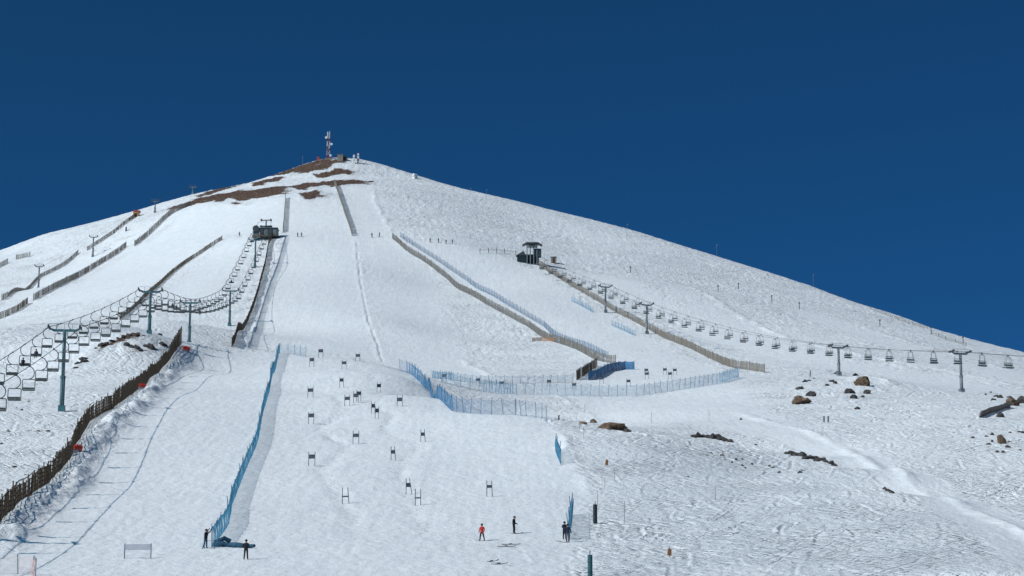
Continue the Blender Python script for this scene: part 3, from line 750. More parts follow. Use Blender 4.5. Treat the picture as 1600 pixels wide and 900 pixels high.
# ------------------------------------------------------------------ summit
def lattice(t, H, w0, w1, mats, seg):
    """a four legged lattice mast as alternating painted sections"""
    for k in range(seg):
        z0, z1 = H * k / seg, H * (k + 1) / seg; a, b = w0 + (w1 - w0) * k / seg, w0 + (w1 - w0) * (k + 1) / seg
        m = MB(); C = ((-1, -1), (1, -1), (1, 1), (-1, 1))
        for i in range(4):
            (p, q), (r, s) = C[i], C[(i + 1) % 4]
            m.tube([(p * a, q * a, z0), (p * b, q * b, z1)], 0.11, 4)
            m.tube([(p * a, q * a, z0), (r * b, s * b, z1)], 0.07, 4); m.tube([(r * a, s * a, z0), (p * b, q * b, z1)], 0.07, 4)
            m.tube([(p * b, q * b, z1), (r * b, s * b, z1)], 0.07, 4)
        m.build('lattice_section', mats[k % len(mats)], t)
def summit():
    p = spot(513, 249); z = p[2] - .5
    t = thing('radio_mast', (p[0], p[1], z), 'tall red and white lattice radio mast on the summit', 'mast')
    lattice(t, 14.2, 0.85, 0.6, ('red_paint', 'mast_grey'), 6)
    for k, (dx, zz, hh) in enumerate(((-.5, 12.6, 3.6), (.5, 12.8, 3.8), (0, 12.4, 3.2), (-.55, 8.2, 2.4), (.6, 7.4, 3.0), (0.1, 6.6, 2.2))):
        MB().box((0, 0, 0), (0.42, 0.26, hh)).build('panel_antenna', 'mast_grey', t, (dx, -0.95, zz), 0.3 * (k % 3 - 1))
    for dx, zz in ((-1.15, 11.4), (1.5, 8.0), (1.1, 2.2)):
        MB().tube([(0, -.9, 0), (0, -1.25, 0)], 0.62, 12).build('dish_antenna', 'white_paint', t, (dx, 0, zz))
    MB().box((0, 0, 0.3), (3.2, 3.2, 0.9)).build('footing', 'concrete', t)
    p = spot(534, 252)
    b = thing('stone_hut', (p[0], p[1] + 1, p[2] - .6), 'square brown stone hut beside the summit mast', 'hut')
    MB().box((-.8, 0, 1.9), (2.8, 3, 3.8)).build('wall', 'concrete', b); MB().box((1.6, .6, 1.5), (2.0, 2.6, 3.0)).build('annex', 'dark_stone', b)
    MB().box((-.8, 0, 3.9), (3.1, 3.3, .25)).build('roof', 'grey_paint', b); MB().tube([(-1, 0, 4), (-1, 0, 5)], .08, 5).build('chimney', 'dark_steel', b)
    for u, l, hh in ((553, 'short white lattice mast on the right shoulder of the summit', 4.6), (559.5, 'red topped lattice mast with white dish right of the summit hut', 5.6)):
        p = spot(u, 256); m = thing('antenna_mast', (p[0], p[1], p[2] - .4), l, 'mast', 'small masts beside the summit')
        lattice(m, hh, .45, .35, ('white_paint', 'red_paint', 'white_paint', 'red_paint') if u > 556 else ('white_paint',), 4)
        for q in range(2): MB().tube([(0, -.5, hh * (.5 + .35 * q)), (0, -.85, hh * (.5 + .35 * q))], 0.5, 10).build('dish_antenna', 'white_paint', m)
    p = spot(473, 253); tag(MB().tube([(0, 0, -.3), (0, 0, 4.6)], .07, 6).build('flag_pole', 'steel', None, p), 'thin bare pole on the brown ridge left of the summit mast', 'pole')
    p = spot(497, 250); tag(MB().box((0, 0, .7), (1.4, 1.4, 2.0), taper=.8).build('equipment_box', 'red_paint', None, p), 'small reddish equipment box on the brown summit ridge', 'box')
    p = spot(648, 279)
    d = thing('white_cabin', p, 'tiny white domed cabin on the skyline right of the summit', 'cabin', None, -.9)
    MB().box((0, 0, .6), (2.0, 1.8, 1.8)).build('wall', 'white_paint', d); MB().tube([(0, -.9, 1.4), (0, .9, 1.4)], .98, 12).build('roof', 'white_paint', d)
    for u, v, hh, l in ((735, 304, 3.2, 'faint short pole on the skyline, nearest the white cabin'), (760, 309, 4.0, 'faint short pole on the skyline right of the white cabin'), (1120, 402, 5.5, 'thin pole on the skyline above the middle of the right lift'), (1271, 449, 5.5, 'thin pole on the skyline above the boulder knoll'), (980, 360, 3.0, 'tiny pole on the skyline above the right top station')):
        p = spot(u, v)
        q = thing('skyline_pole', p, l, 'pole', 'poles along the right skyline')
        MB().tube([(0, 0, -.3), (0, 0, hh)], .06, 5).build('shaft', 'grey_paint', q); MB().box((.15, 0, hh - .2), (.6, .08, .3)).build('sign', 'grey_paint', q)
    p = spot(213, 338)
    h = thing('red_hut', (p[0], p[1], p[2] - .5), 'small red hut on the left skyline at the fence end', 'hut')
    MB().box((0, 0, 1.3), (2.6, 2.2, 2.6)).build('wall', 'orange_wood', h); MB().box((0.3, 0, 2.9), (3.0, 2.4, .7), ry=.1).build('roof', 'red_paint', h); MB().box((0, -1.13, 1.0), (.9, .06, 1.7)).build('door', 'dark_wood', h)
    p = spot(197, 361); tag(MB().box((0, 0, .8), (.7, .7, 2.2), taper=.7).build('marker_post', 'dark_steel', None, p), 'dark stubby marker post on the slope below the red hut', 'post')
summit()

# ------------------------------------------------------------------ slatted fences
POST = MB().box((0, 0, .5), (.14, .14, 1)).mesh('post', 'old_wood')
def slat_fence(name, px, H, mat, label, bay=6.0, gap=.25, width=.15, group='slatted snow fences'):
    P = gpath(px, bay); o = P[0]
    t = thing(name, o, label, 'fence', group)
    pm = POST.copy(); pm.materials[0] = MATS[mat]
    for i, p in enumerate(P):
        place('post', pm, t, (p[0] - o[0], p[1] - o[1], p[2] - o[2] - .4), scale=(1, 1, H * rnd.uniform(1.0, 1.12) + .4))
    for i, (a, b) in enumerate(zip(P[:-1], P[1:])):
        m = MB(); L = math.hypot(b[0] - a[0], b[1] - a[1]); rz = math.atan2(b[1] - a[1], b[0] - a[0]); k = max(2, int(L / gap)); sk = rnd.uniform(-.12, .12)
        for j in range(k):
            s = (j + .5) / k
            if rnd.random() < .06: continue
            x, y = a[0] + (b[0] - a[0]) * s, a[1] + (b[1] - a[1]) * s
            z = a[2] + (b[2] - a[2]) * s
            hh = H * rnd.uniform(.9, 1.04)
            m.box((x - o[0], y - o[1], z - o[2] + hh / 2 - .05), (width * rnd.uniform(.7, 1.2), .03, hh), rz, 0, sk + rnd.uniform(-.06, .06))
        for q in (.25, .6, .9): m.tube([(a[0] - o[0], a[1] - o[1], a[2] - o[2] + H * q), (b[0] - o[0], b[1] - o[1], b[2] - o[2] + H * q)], .035, 4)
        m.build('slat_panel', mat, t)['kind'] = 'stuff'
    return t
S = slat_fence
S('snow_fence', [(613,373),(635,393),(656,406),(672,417),(700,438),(760,477),(825,510),(875,537),(935,564),(962,568)], 2.3, 'grey_wood', 'long grey brown slat fence running down left of the blue net lane')
S('snow_fence', [(840,414),(890,445),(940,475),(975,495),(1025,522),(1100,556),(1145,574),(1195,581)], 2.2, 'pale_wood', 'long pale wooden fence below the right top station', gap=.3, width=.16)
S('snow_fence', [(522,288),(535,322),(550,369)], 2.4, 'grey_wood', 'slat fence dividing the two highest pistes under the summit')
S('snow_fence', [(446,310),(442,364)], 2.4, 'old_wood', 'short dark fence on the left edge of the highest piste')
S('snow_fence', [(427,372),(420,382),(404,457),(395,485),(380,515),(362,543)], 2.4, 'dark_wood', 'blackish fence dropping from the left top station to the crest')
S('snow_fence', [(210,385),(297,322)], 2.5, 'grey_wood', 'grey slat fence climbing to the brown band on the left')
S('snow_fence', [(52,469),(100,445),(150,417),(197,386)], 2.5, 'grey_wood', 'longest grey slat fence on the left shoulder below two pale towers')
S('snow_fence', [(12,465),(62,434),(122,396)], 1.7, 'grey_wood', 'low grey fence passing behind the nearest pale tower')
S('snow_fence', [(136,392),(175,367),(214,337)], 1.8, 'old_wood', 'dark fence climbing to the red hut on the skyline')
S('snow_fence', [(-6,500),(25,487),(43,474)], 2.4, 'old_wood', 'dark curved fence end at the left edge below the grey fences')
S('snow_fence', [(347,374),(300,405),(267,430),(242,452),(215,478),(187,500)], 1.6, 'old_wood', 'thin dark fence passing behind the upper chairs of the left lift')
S('snow_fence', [(25,406),(47,401)], 2.2, 'grey_wood', 'short detached grey fence piece high at the left edge')
S('snow_fence', [(-6,420),(12,411)], 2.2, 'grey_wood', 'short grey fence piece cut by the left edge')
S('snow_fence', [(2,470),(11,466)], 2.4, 'grey_wood', 'tiny grey fence end left of the low grey fence')
S('snow_fence', [(901,595),(918,584),(933,573)], 2.4, 'dark_wood', 'short dark picket fence beside the bright blue net', bay=4, gap=.55, width=.32)
S('snow_fence', [(832,533),(850,532),(868,534)], 1.2, 'orange_wood', 'low orange brown fence stub left of the long net lane', bay=3)
S('snow_fence', [(1455,523),(1480,531),(1510,540)], 1.1, 'grey_wood', 'faint pale fence along the right skyline', bay=8, gap=1.2, width=.12)
S('snow_fence', [(1360,483),(1400,497),(1450,514)], 1.1, 'grey_wood', 'faint pale fence high on the right skyline slope', bay=8, gap=1.2, width=.12)
# near fence: a lattice of pickets and rails, each picket its own piece
def near_fence():
    px = [(-14,838),(0,825),(25,801),(75,760),(112,717),(125,690),(140,658),(172,641),(200,621),(217,610),(250,585),(268,560),(281,540)]
    P = gpath(px, .44); o = P[0]; H = 2.55
    t = thing('lattice_fence', o, 'tall dark lattice fence along the left edge of the racing slope', 'fence')
    pk = MB().box((0, 0, .5), (.11, .11, 1)).mesh('picket', 'dark_wood')
    tall = MB().box((0, 0, .5), (.13, .13, 1)).mesh('picket', 'old_wood')
    rest = MB(); wob = [rnd.uniform(-.1, .1) for _ in range(60)]
    for i, p in enumerate(P):
        q = P[min(i + 1, len(P) - 1)]; r = P[max(i - 1, 0)]
        rz = math.atan2(q[1] - r[1], q[0] - r[0])
        h = H * (1 + wob[(i // 7) % 60] + rnd.uniform(-.05, .05)) * (1.18 if i % 9 == 0 else 1)
        loc = (p[0] - o[0], p[1] - o[1], p[2] - o[2] - .25); ry = wob[(i // 7 + 9) % 60] * .8 + rnd.uniform(-.03, .03)
        if i < 295:
            place('picket', tall if i % 9 == 0 else pk, t, loc, scale=(1, 1, h), rot=(rnd.uniform(-.05, .05), ry, rz))
        else: rest.box((loc[0], loc[1], loc[2] + h / 2), (.11, .11, h), rz, 0, ry)
    if rest.v: rest.build('picket', 'dark_wood', t)['kind'] = 'stuff'
    for q in (.14, .33, .52, .71, .90):
        rail = MB()
        for a, b in zip(P[::8], list(P[8::8]) + [P[-1]]):
            d = wob[int(a[1]) % 60]
            rail.tube([(a[0] - o[0], a[1] - o[1] - .05, a[2] - o[2] + H * q * (1 + d)), (b[0] - o[0], b[1] - o[1] - .05, b[2] - o[2] + H * q * (1 + d))], .06, 4)
        rail.build('rail', 'dark_wood', t)
    # the taller closed end of the fence on the crest
    e = MB()
    for k in range(9):
        p = spot(265 + k * 2.2, 563 - k * 3.0)
        e.box((p[0] - o[0], p[1] - o[1], p[2] - o[2] + 1.3 + k * .06), (.24, .1, 3.0 + k * .12), .5)
    e.build('end_panel', 'old_wood', t)['label'] = 'taller closed end of the lattice fence'
near_fence()

# ------------------------------------------------------------------ safety nets
def safety_net(px, H, mat, label, pole=2.6, pole_mat='pole_plastic', lean=(0, 0), group='blue safety nets', ph=1.1, sagk=.08, strand=.12, thick=.0095):
    P = gpath(px, pole); o = P[0]
    t = thing('safety_net', o, label, 'safety net', group)
    def pos(a, b, ga, gb, s, f, bg):
        L = math.hypot(b[0] - a[0], b[1] - a[1]); nx, ny = (b[1] - a[1]) / L, -(b[0] - a[0]) / L
        w = bg * math.sin(math.pi * s) * math.sin(math.pi * f)
        top = H * (1 - sagk * 4 * s * (1 - s))
        return (a[0] + (b[0] - a[0]) * s + nx * w + lean[0] * f - o[0], a[1] + (b[1] - a[1]) * s + ny * w + lean[1] * f - o[1], ga + (gb - ga) * s + top * f - .05 - o[2])
    m = MB()
    if mat == 'bright_blue_net':           # closely woven, a continuous sheet
        for i, (a, b) in enumerate(zip(P[:-1], P[1:])):
            q = [pos(a, b, a[2], b[2], s / 4, f / 3, .25) for s in range(5) for f in range(4)]
            m.add(q, [(s * 4 + f, s * 4 + f + 1, s * 4 + f + 5, s * 4 + f + 4) for s in range(4) for f in range(3)])
    else:                                  # open weave: every strand has its own thickness
        n_h = max(4, int(H / strand))
        for i, (a, b) in enumerate(zip(P[:-1], P[1:])):
            bg = rnd.uniform(.1, .35); L = math.hypot(b[0] - a[0], b[1] - a[1]); n_v = max(3, int(L / strand))
            ml, mr = ground(a[0] + (b[0] - a[0]) / 2, a[1] + (b[1] - a[1]) / 2) - (a[2] + b[2]) / 2, 0
            for k in range(n_v):
                s = (k + .5) / n_v
                m.tube([pos(a, b, a[2], b[2], s, f, bg) for f in (0, .5, 1)], thick, 3)
            for k in range(n_h + 1):
                m.tube([pos(a, b, a[2], b[2], s, k / n_h, bg) for s in (0, .33, .67, 1)], thick * (2.2 if k in (0, n_h) else .8), 3)
    m.build('net', mat, t)
    pm = MB().tube([(0, 0, 0), (0, 0, 1)], .035, 6).mesh('pole', pole_mat)
    for p in P:
        place('pole', pm, t, (p[0] - o[0], p[1] - o[1], p[2] - o[2] - .4), scale=(1, 1, H * ph + .4), rot=(lean[1] / H * -1 + rnd.uniform(-.1, .1), lean[0] / H + rnd.uniform(-.1, .1), 0))
    return t
BLUE_A = [(331,857),(342,842),(356,824),(361,795),(375,757),(388,725),(400,698),(406,670),(410,647),(417,622),(422,602),(430,577),(436,551)]
safety_net(BLUE_A, 2.1, 'blue_net', 'long saturated blue net dividing the racing slope, worker at its foot', 2.8)
safety_net([(437,551),(455,553),(478,557)], 2.0, 'pale_blue_net', 'pale net turning along the crest from the long blue net', 2.4, thick=.007)
safety_net([(625,580),(634,582),(643,586),(652,594),(661,603),(672,613),(684,624),(696,634),(708,643),(737,646),(775,648),(806,648)], 2.3, 'mid_blue_net', 'blue net bending round the right shoulder of the racing slope', 2.0)
safety_net([(806,648),(822,651),(838,653),(855,657)], 2.2, 'pale_blue_net', 'thin poles and pale net at the end of the bending blue net', 1.8, thick=.004)
safety_net([(690,598),(720,606),(752,612),(805,616),(850,616),(925,618),(1000,617),(1075,607),(1125,600),(1154,590)], 2.3, 'pale_blue_net', 'pale blue net curving right across the shelf, front row', 1.9)
safety_net([(676,590),(710,594),(750,598),(820,599),(895,598)], 1.8, 'pale_blue_net', 'pale net behind the front row, ending at the dark pickets', 1.9)
safety_net([(919,595),(931,592),(950,581),(970,577),(991,577)], 2.2, 'bright_blue_net', 'short bright blue net at the foot of the long slat fence', 2.4)
safety_net([(626,371),(645,384),(680,407),(730,440),(790,476),(850,510),(900,540),(950,561)], 2.0, 'grey_blue_net', 'long bluish net running beside the long grey brown slat fence', 3.4)
safety_net([(447,372),(440,395),(432,422),(420,455),(410,485),(402,510),(395,530),(388,545)], 1.5, 'grey_blue_net', 'thin blue grey net down the left edge of the upper piste', 3.4)
safety_net([(893,471),(910,480),(927,489)], 1.8, 'pale_blue_net', 'short pale net on the lane below the right top station, upper one', 2.4)
safety_net([(956,509),(975,518),(993,526)], 1.8, 'pale_blue_net', 'short pale net on the lane below the right lift, lower one', 2.4)
safety_net([(868,706),(872,717),(877,730)], 2.2, 'blue_net', 'narrow blue net piece on the right edge of the racing slope', 2.6)
safety_net([(894,803),(892,822),(889,842)], 2.2, 'blue_net', 'narrow blue net held by the two people on the right', 3.0)
safety_net([(-12,898),(20,897),(48,896),(55,905)], 1.5, 'pink_net', 'pale pink net in the bottom left corner', 2.2, 'gate_pole', group='other nets', thick=.006)

# ------------------------------------------------------------------ race gates
GP = MB().tube([(0, 0, -.2), (0, 0, 1)], .042, 6).mesh('pole', 'gate_pole')
def gate(u, v, rz=0.0, w=.75, label='', panel=(.55, .95), lean=(0, 0), H=1.85, name='slalom_gate', mat='gate_panel', group='gates of the race course'):
    p = spot(u, v)
    t = thing(name, p, label, 'race gate', group, rz)
    for k, s in enumerate((-.5, .5)): place('pole', GP, t, (s * w, 0, 0), scale=(1, 1, H), rot=(0, lean[k], 0))
    if panel:
        a, b = panel; c = (a + b) / 2
        m = MB(); xl, xr = -w / 2, w / 2
        fl, fr = lean[0] * H * c * .6, lean[1] * H * c * .6
        m.add([(xl + fl, -.03, a), (xr + fr, -.03, a + .02), (xr + fr, -.03, b), (xl + fl, -.03, b - .02), (xl + fl, .0, a), (xr + fr, .0, a + .02), (xr + fr, .0, b), (xl + fl, .0, b - .02)], [(0, 1, 2, 3), (7, 6, 5, 4), (0, 4, 5, 1), (1, 5, 6, 2), (2, 6, 7, 3), (3, 7, 4, 0)])
        m.build('panel', mat, t)
    return t
GATES = [(487,729,0,.80,(.95,1.5),(0,0)),(540,789,.1,.75,(.75,.92),(0,-.09)),(653,790,.1,.60,(.75,.92),(0,0)),(639,774,.3,.70,(.85,1.35),(0,-.16)),(765,777,.2,.65,(1.0,1.35),(0,-.05)),
 (614.5,720,.2,.60,(.85,1.35),(0,-.08)),(661,690,.2,.62,(.85,1.35),(0,-.08)),(556,693,0,.80,(.95,1.45),(0,0)),(486,661,0,.80,(1.0,1.6),(0,0)),(589,653,.5,.55,(.9,1.5),(0,0)),
 (583,645,.5,.55,(.9,1.5),(0,0)),(624.5,634,0,.80,(.8,1.4),(0,0)),(542.5,632,0,.80,(.95,1.5),(0,0)),(556,628,0,.75,(.9,1.5),(0,0)),(560.5,626,.3,.70,(1.0,1.6),(0,0)),(592,613,.5,.7,(.9,1.5),(0,0)),
 (485,620,0,.85,(.9,1.5),(0,0)),(534,605,.3,.75,(1.1,1.7),(0,-.08)),(487,574,0,.85,(1.1,1.8),(0,0)),(537.5,578,0,.85,(1.0,1.6),(0,0)),(501,559,0,.9,(1.2,1.9),(0,0)),(559,565,0,.85,(1.0,1.6),(0,0))]
for i, (u, v, rz, w, pn, ln) in enumerate(sorted(GATES, key=lambda g: -g[1])):
    look_ = 'thin gate with a low narrow band' if pn[1] - pn[0] < .2 else ('dark panelled gate' if w > .7 else 'grey panelled gate set at an angle')
    gate(u, v, rz, w, f'{look_}, {ORD[i]} from the bottom of the racing slope', pn, ln)
FAR_G = [(694,597),(747,601),(784,606),(858,604),(897,609),(940,600),(982,604),(1010,586),(1011,593),(1039,585),(1047,593),(1054.5,586)]
for i, (u, v) in enumerate(sorted(FAR_G)):
    gate(u, v, 0, .8, f'tiny dark gate by the pale nets, {ORD[i]} from the left', (1.0, 1.6), group='small gates by the pale nets')
gate(215, 872, 0, 2.35, 'wide white banner gate standing low on the left of the racing slope', (.75, 1.3), (0, 0), 1.35, 'banner_gate', 'white_banner', None)
for i, (u, v, hh) in enumerate(((1018, 661, 1.9), (1108, 660, 2.0), (976, 816, 2.3), (934, 789, 1.7), (1118, 782, 1.6), (960, 752, 1.6), (912, 688, 1.8), (905, 673, 1.6), (913, 645, 1.6), (945, 765, 1.4))):
    p = spot(u, v)
    tag(MB().tube([(0, 0, -.3), (0, 0, hh)], .028, 6).build('bamboo_pole', 'grey_wood', None, p), f'slim bare pole stuck in the snow, {ORD[sorted((a for a in (1018,1108,976,934,1118,960,912,905,913,945))).index(u)]} from the left', 'pole', 'bare poles right of the racing slope')
# padded posts and coloured pads
def pad_post(u, v, hh, r, mat, label):
    p = spot(u, v); t = thing('padded_post', p, label, 'post')
    MB().tube([(0, 0, .05), (0, 0, hh)], r, 10).build('padding', mat, t, smooth=False); MB().tube([(0, 0, -.3), (0, 0, hh + .35)], .04, 6).build('pole', 'gate_pole', t)
    for q in (.3, .7): MB().tube([(0, 0, hh * q - .03), (0, 0, hh * q + .03)], r + .02, 10).build('strap', 'dark_steel', t)
pad_post(930, 815, 2.0, .22, 'pad_dark', 'dark padded post beside the right edge of the racing slope')
pad_post(922, 903, 2.0, .20, 'pad_teal', 'teal padded post cut by the bottom edge')
def red_pad(u, v, s, label):
    p = spot(u, v); t = thing('crash_pad', p, label, 'crash pad')
    MB().tube([(-.6 * s, 0, .55 * s), (-.2 * s, 0, .66 * s), (.25 * s, 0, .62 * s), (.6 * s, 0, .5 * s)], .52 * s, 8).build('pad', 'red_pad', t, rz=.4)
    MB().box((-.5 * s, -.2, .1), (1.3 * s, .8 * s, .5 * s), .3, .1).build('cover', 'white_banner', t)
red_pad(121, 716, .85, 'red crash pad tucked under the lowest stretch of lattice fence'); red_pad(222, 611, .85, 'red crash pad halfway up the lattice fence'); red_pad(291, 551, 1.0, 'red and white crash pad at the top end of the lattice fence')
for u, v, l in ((948, 729, 'small orange brown marker board on the churned snow'), (1046, 869, 'orange marker block low on the churned snow near the bottom edge')):
    p = spot(u, v); t = thing('marker_board', p, l, 'marker', None, .4)
    MB().box((0, 0, .42), (.42, .16, .62), ry=.1, taper=.75).build('board', 'orange_wood', t); MB().tube([(0.05, .1, -.3), (.05, .1, .9)], .03, 5).build('stake', 'old_wood', t)
for u, v, hh, l in ((1287.5, 661, .95, 'dark stub post, left of a pair on the open right slope'), (1294, 661, .95, 'dark stub post, right of a pair on the open right slope'), (1266, 589, 1.4, 'dark post left of the boulder knoll'), (873, 657, .7, 'dark stump at the crest left of the big brown boulders')):
    p = spot(u, v); t = thing('stub_post', p, l, 'post')
    MB().tube([(0, 0, -.2), (.03, 0, hh)], .13, 7, r2=.10).build('shaft', 'dark_steel', t); MB().tube([(.03, 0, hh - .04), (.03, 0, hh + .06)], .14, 7).build('cap', 'dark_steel', t)
# snowmaking lances down the right flank, each with its long shadow
for i, (u, v) in enumerate(((985, 426), (1122, 456), (1249, 483), (1375, 510), (1455, 521), (1505, 536), (1154, 452), (1206, 471))):
    p = spot(u, v); k = sorted((985, 1122, 1249, 1375, 1455, 1505, 1154, 1206)).index(u)
    t = thing('snow_lance', p, f'small dark post on the right flank, {ORD[k]} from the left', 'post', 'posts down the right flank')
    MB().tube([(0, 0, -.4), (0, 0, 2.2)], .16, 7, r2=.12).build('shaft', 'dark_steel', t); MB().box((0, 0, 2.2), (.5, .5, .4)).build('head', 'dark_steel', t)
# timber barrier above the right station
b = gpath([(750,397),(770,397),(788,397),(806,400)], 4.2); o = b[0]
t = thing('rope_barrier', o, 'low post barrier left of the right top station', 'barrier')
for p in b: MB().box((p[0] - o[0], p[1] - o[1], p[2] - o[2] + .8), (.25, .25, 2.2)).build('post', 'grey_wood', t)
MB().tube([(p[0] - o[0], p[1] - o[1], p[2] - o[2] + 1.3) for p in b], .06, 5).build('rail', 'grey_wood', t)

# ------------------------------------------------------------------ rocks
def rock(u, v, w, h, label, mat='dark_stone', group=None, seed=None, d=None, sink=.25):
    p = spot(u, v); r = random.Random(seed if seed is not None else int(u * 7 + v))
    bm = bmesh.new(); bmesh.ops.create_icosphere(bm, subdivisions=3 if w > 2 else 2, radius=1)
    cuts = [(Vector((r.uniform(-1, 1), r.uniform(-1, 1), r.uniform(-.2, 1))).normalized(), r.uniform(.5, .85)) for _ in range(14)]
    ox = Vector((r.uniform(0, 90), r.uniform(0, 90), 0))
    from mathutils import noise as mn
    for q in bm.verts:
        c = q.co.copy()
        for nrm, dd in cuts:
            e = c.dot(nrm) - dd
            if e > 0: c -= nrm * e * .92
        c *= 1 + .34 * mn.noise(q.co * 1.5 + ox) + .20 * mn.noise(q.co * 3.7 + ox)
        q.co = Vector((c.x * w / 2, c.y * (d or w * .8) / 2, c.z * h * .75))
    me = bpy.data.meshes.new('rock'); bm.to_mesh(me); bm.free(); me.materials.append(MATS[mat])
    o_ = place('boulder' if w > 2.2 else 'rock', me, None, (p[0], p[1], p[2] + h * (.5 - sink)), r.uniform(-.3, .3))
    return tag(o_, label, 'boulder' if w > 2.2 else 'rock', group)
rock(956, 672, 4.6, 1.35, 'largest brown boulder at the crest, centre right', 'stone', d=3.5)
rock(927, 660, 1.5, .9, 'squarish brown boulder left of the largest boulder', 'stone'); rock(911, 663, 1.5, .5, 'low brown rock left of the squarish boulder', 'stone'); rock(979, 676, 1.6, .7, 'grey brown rock at the right end of the largest boulder', 'dark_stone')
rock(1251, 630, 4.2, 1.5, 'rounded brown boulder alone on the right slope', 'stone'); rock(1350, 604, 3.6, 2.4, 'tall brown boulder on the snowy knoll under the lift tower', 'stone')
rock(1582, 634, 3.2, 1.3, 'reddish boulder at the top of the timber ramp', 'stone'); rock(1598, 631, 3.0, 1.8, 'dark boulder cut by the right edge', 'dark_stone'); rock(1563, 650, 1.6, .9, 'dark boulder below the timber ramp', 'dark_stone')
rock(1564, 692, 1.8, 1.7, 'brown upright boulder in the dark rock cluster at right', 'stone')
def cluster(spots, what, group, lo, hi, mat='dark_stone', flat=.5):
    for i, (u, v) in enumerate(sorted(spots)):
        w = rnd.uniform(lo, hi); rock(u, v, w, w * flat * rnd.uniform(.7, 1.2), f'dark rock, {ORD[i]} from the left {what}', mat, group, sink=.3)
cluster([(1545,694),(1550,690),(1558,705),(1568,706),(1575,698),(1577,690),(1541,682),(1550,680),(1578,676),(1592,675),(1598,676),(1520,684),(1594,702)], 'round the brown upright boulder', 'rocks of the right cluster', .5, 1.1)
cluster([(1540,617),(1548,613),(1556,620),(1563,622),(1578,622),(1552,626)], 'above the timber ramp', 'rocks above the timber ramp', .6, 1.7)
cluster([(1258,598),(1264,596),(1272,592),(1250,609),(1300,597),(1305,600),(1338,588),(1292,603),(1328,615),(1355,615),(1348,621),(1340,640),(1308,584),(1335,622),(1266,619)], 'on and around the boulder knoll', 'rocks of the boulder knoll', .9, 2.4)
cluster([(1083,685),(1091,685),(1099,685),(1106,686),(1113,687),(1120,686),(1127,689),(1134,691),(1140,693)], 'along the crest below the smooth shelf', 'rocks along the crest', 1.2, 2.1, flat=.42)
cluster([(1229,710),(1236,710),(1244,712),(1252,713),(1260,717),(1267,717),(1275,717),(1282,720),(1290,722),(1297,724),(1304,727)], 'along the edge of the cat road', 'rocks along the cat road edge', 1.1, 1.9, flat=.42)
cluster([(1383,766),(1388,769),(1393,773)], 'of three at the lower road edge', 'rocks at the lower road edge', .6, 1.0)
cluster([(1105,712),(1111,710),(1128,713),(1145,698),(1181,697),(1160,729),(1144,725),(1164,733),(1175,726),(1150,721),(1160,719),(1208,731),(1218,740),(1250,741),(1252,735),(1256,736),(1202,729),(1075,748),(1158,657)], 'scattered over the churned slope', 'rocks scattered on the churned slope', .35, .75)
cluster([(150,546),(158,543),(166,540),(175,534),(184,531),(193,529),(203,527),(214,527),(224,527),(130,563),(122,570),(118,577),(131,567),(198,542),(206,545),(213,547),(220,549),(228,544),(234,546),(250,523),(254,541),(258,541)], 'of the soil strip left of the lattice fence', 'rocks of the soil strip', .8, 2.2, flat=.4)
cluster([(6,638),(26,637),(34,640),(46,627),(13,674),(45,674),(60,675),(75,675),(3,693),(40,742),(22,730)], 'in the gully below the first tower', 'rocks in the gully', .35, .9, flat=.4)
# timber ramp on the right
b = gpath([(1530,651),(1545,645),(1560,641),(1578,637)], 2.0); o = b[0]
t = thing('timber_ramp', o, 'weathered timber ramp leaning on the boulders at right', 'ramp')
for k in range(4): MB().tube([(p[0] - o[0], p[1] - o[1] - .4 * k, p[2] - o[2] + .12 + .2 * k) for p in b], .13, 5).build('plank', 'pale_wood' if k % 2 else 'grey_wood', t)
for p in b[1:]: MB().box((p[0] - o[0], p[1] - o[1] + .3, p[2] - o[2] + .2), (.2, .2, 1.0)).build('post', 'old_wood', t)

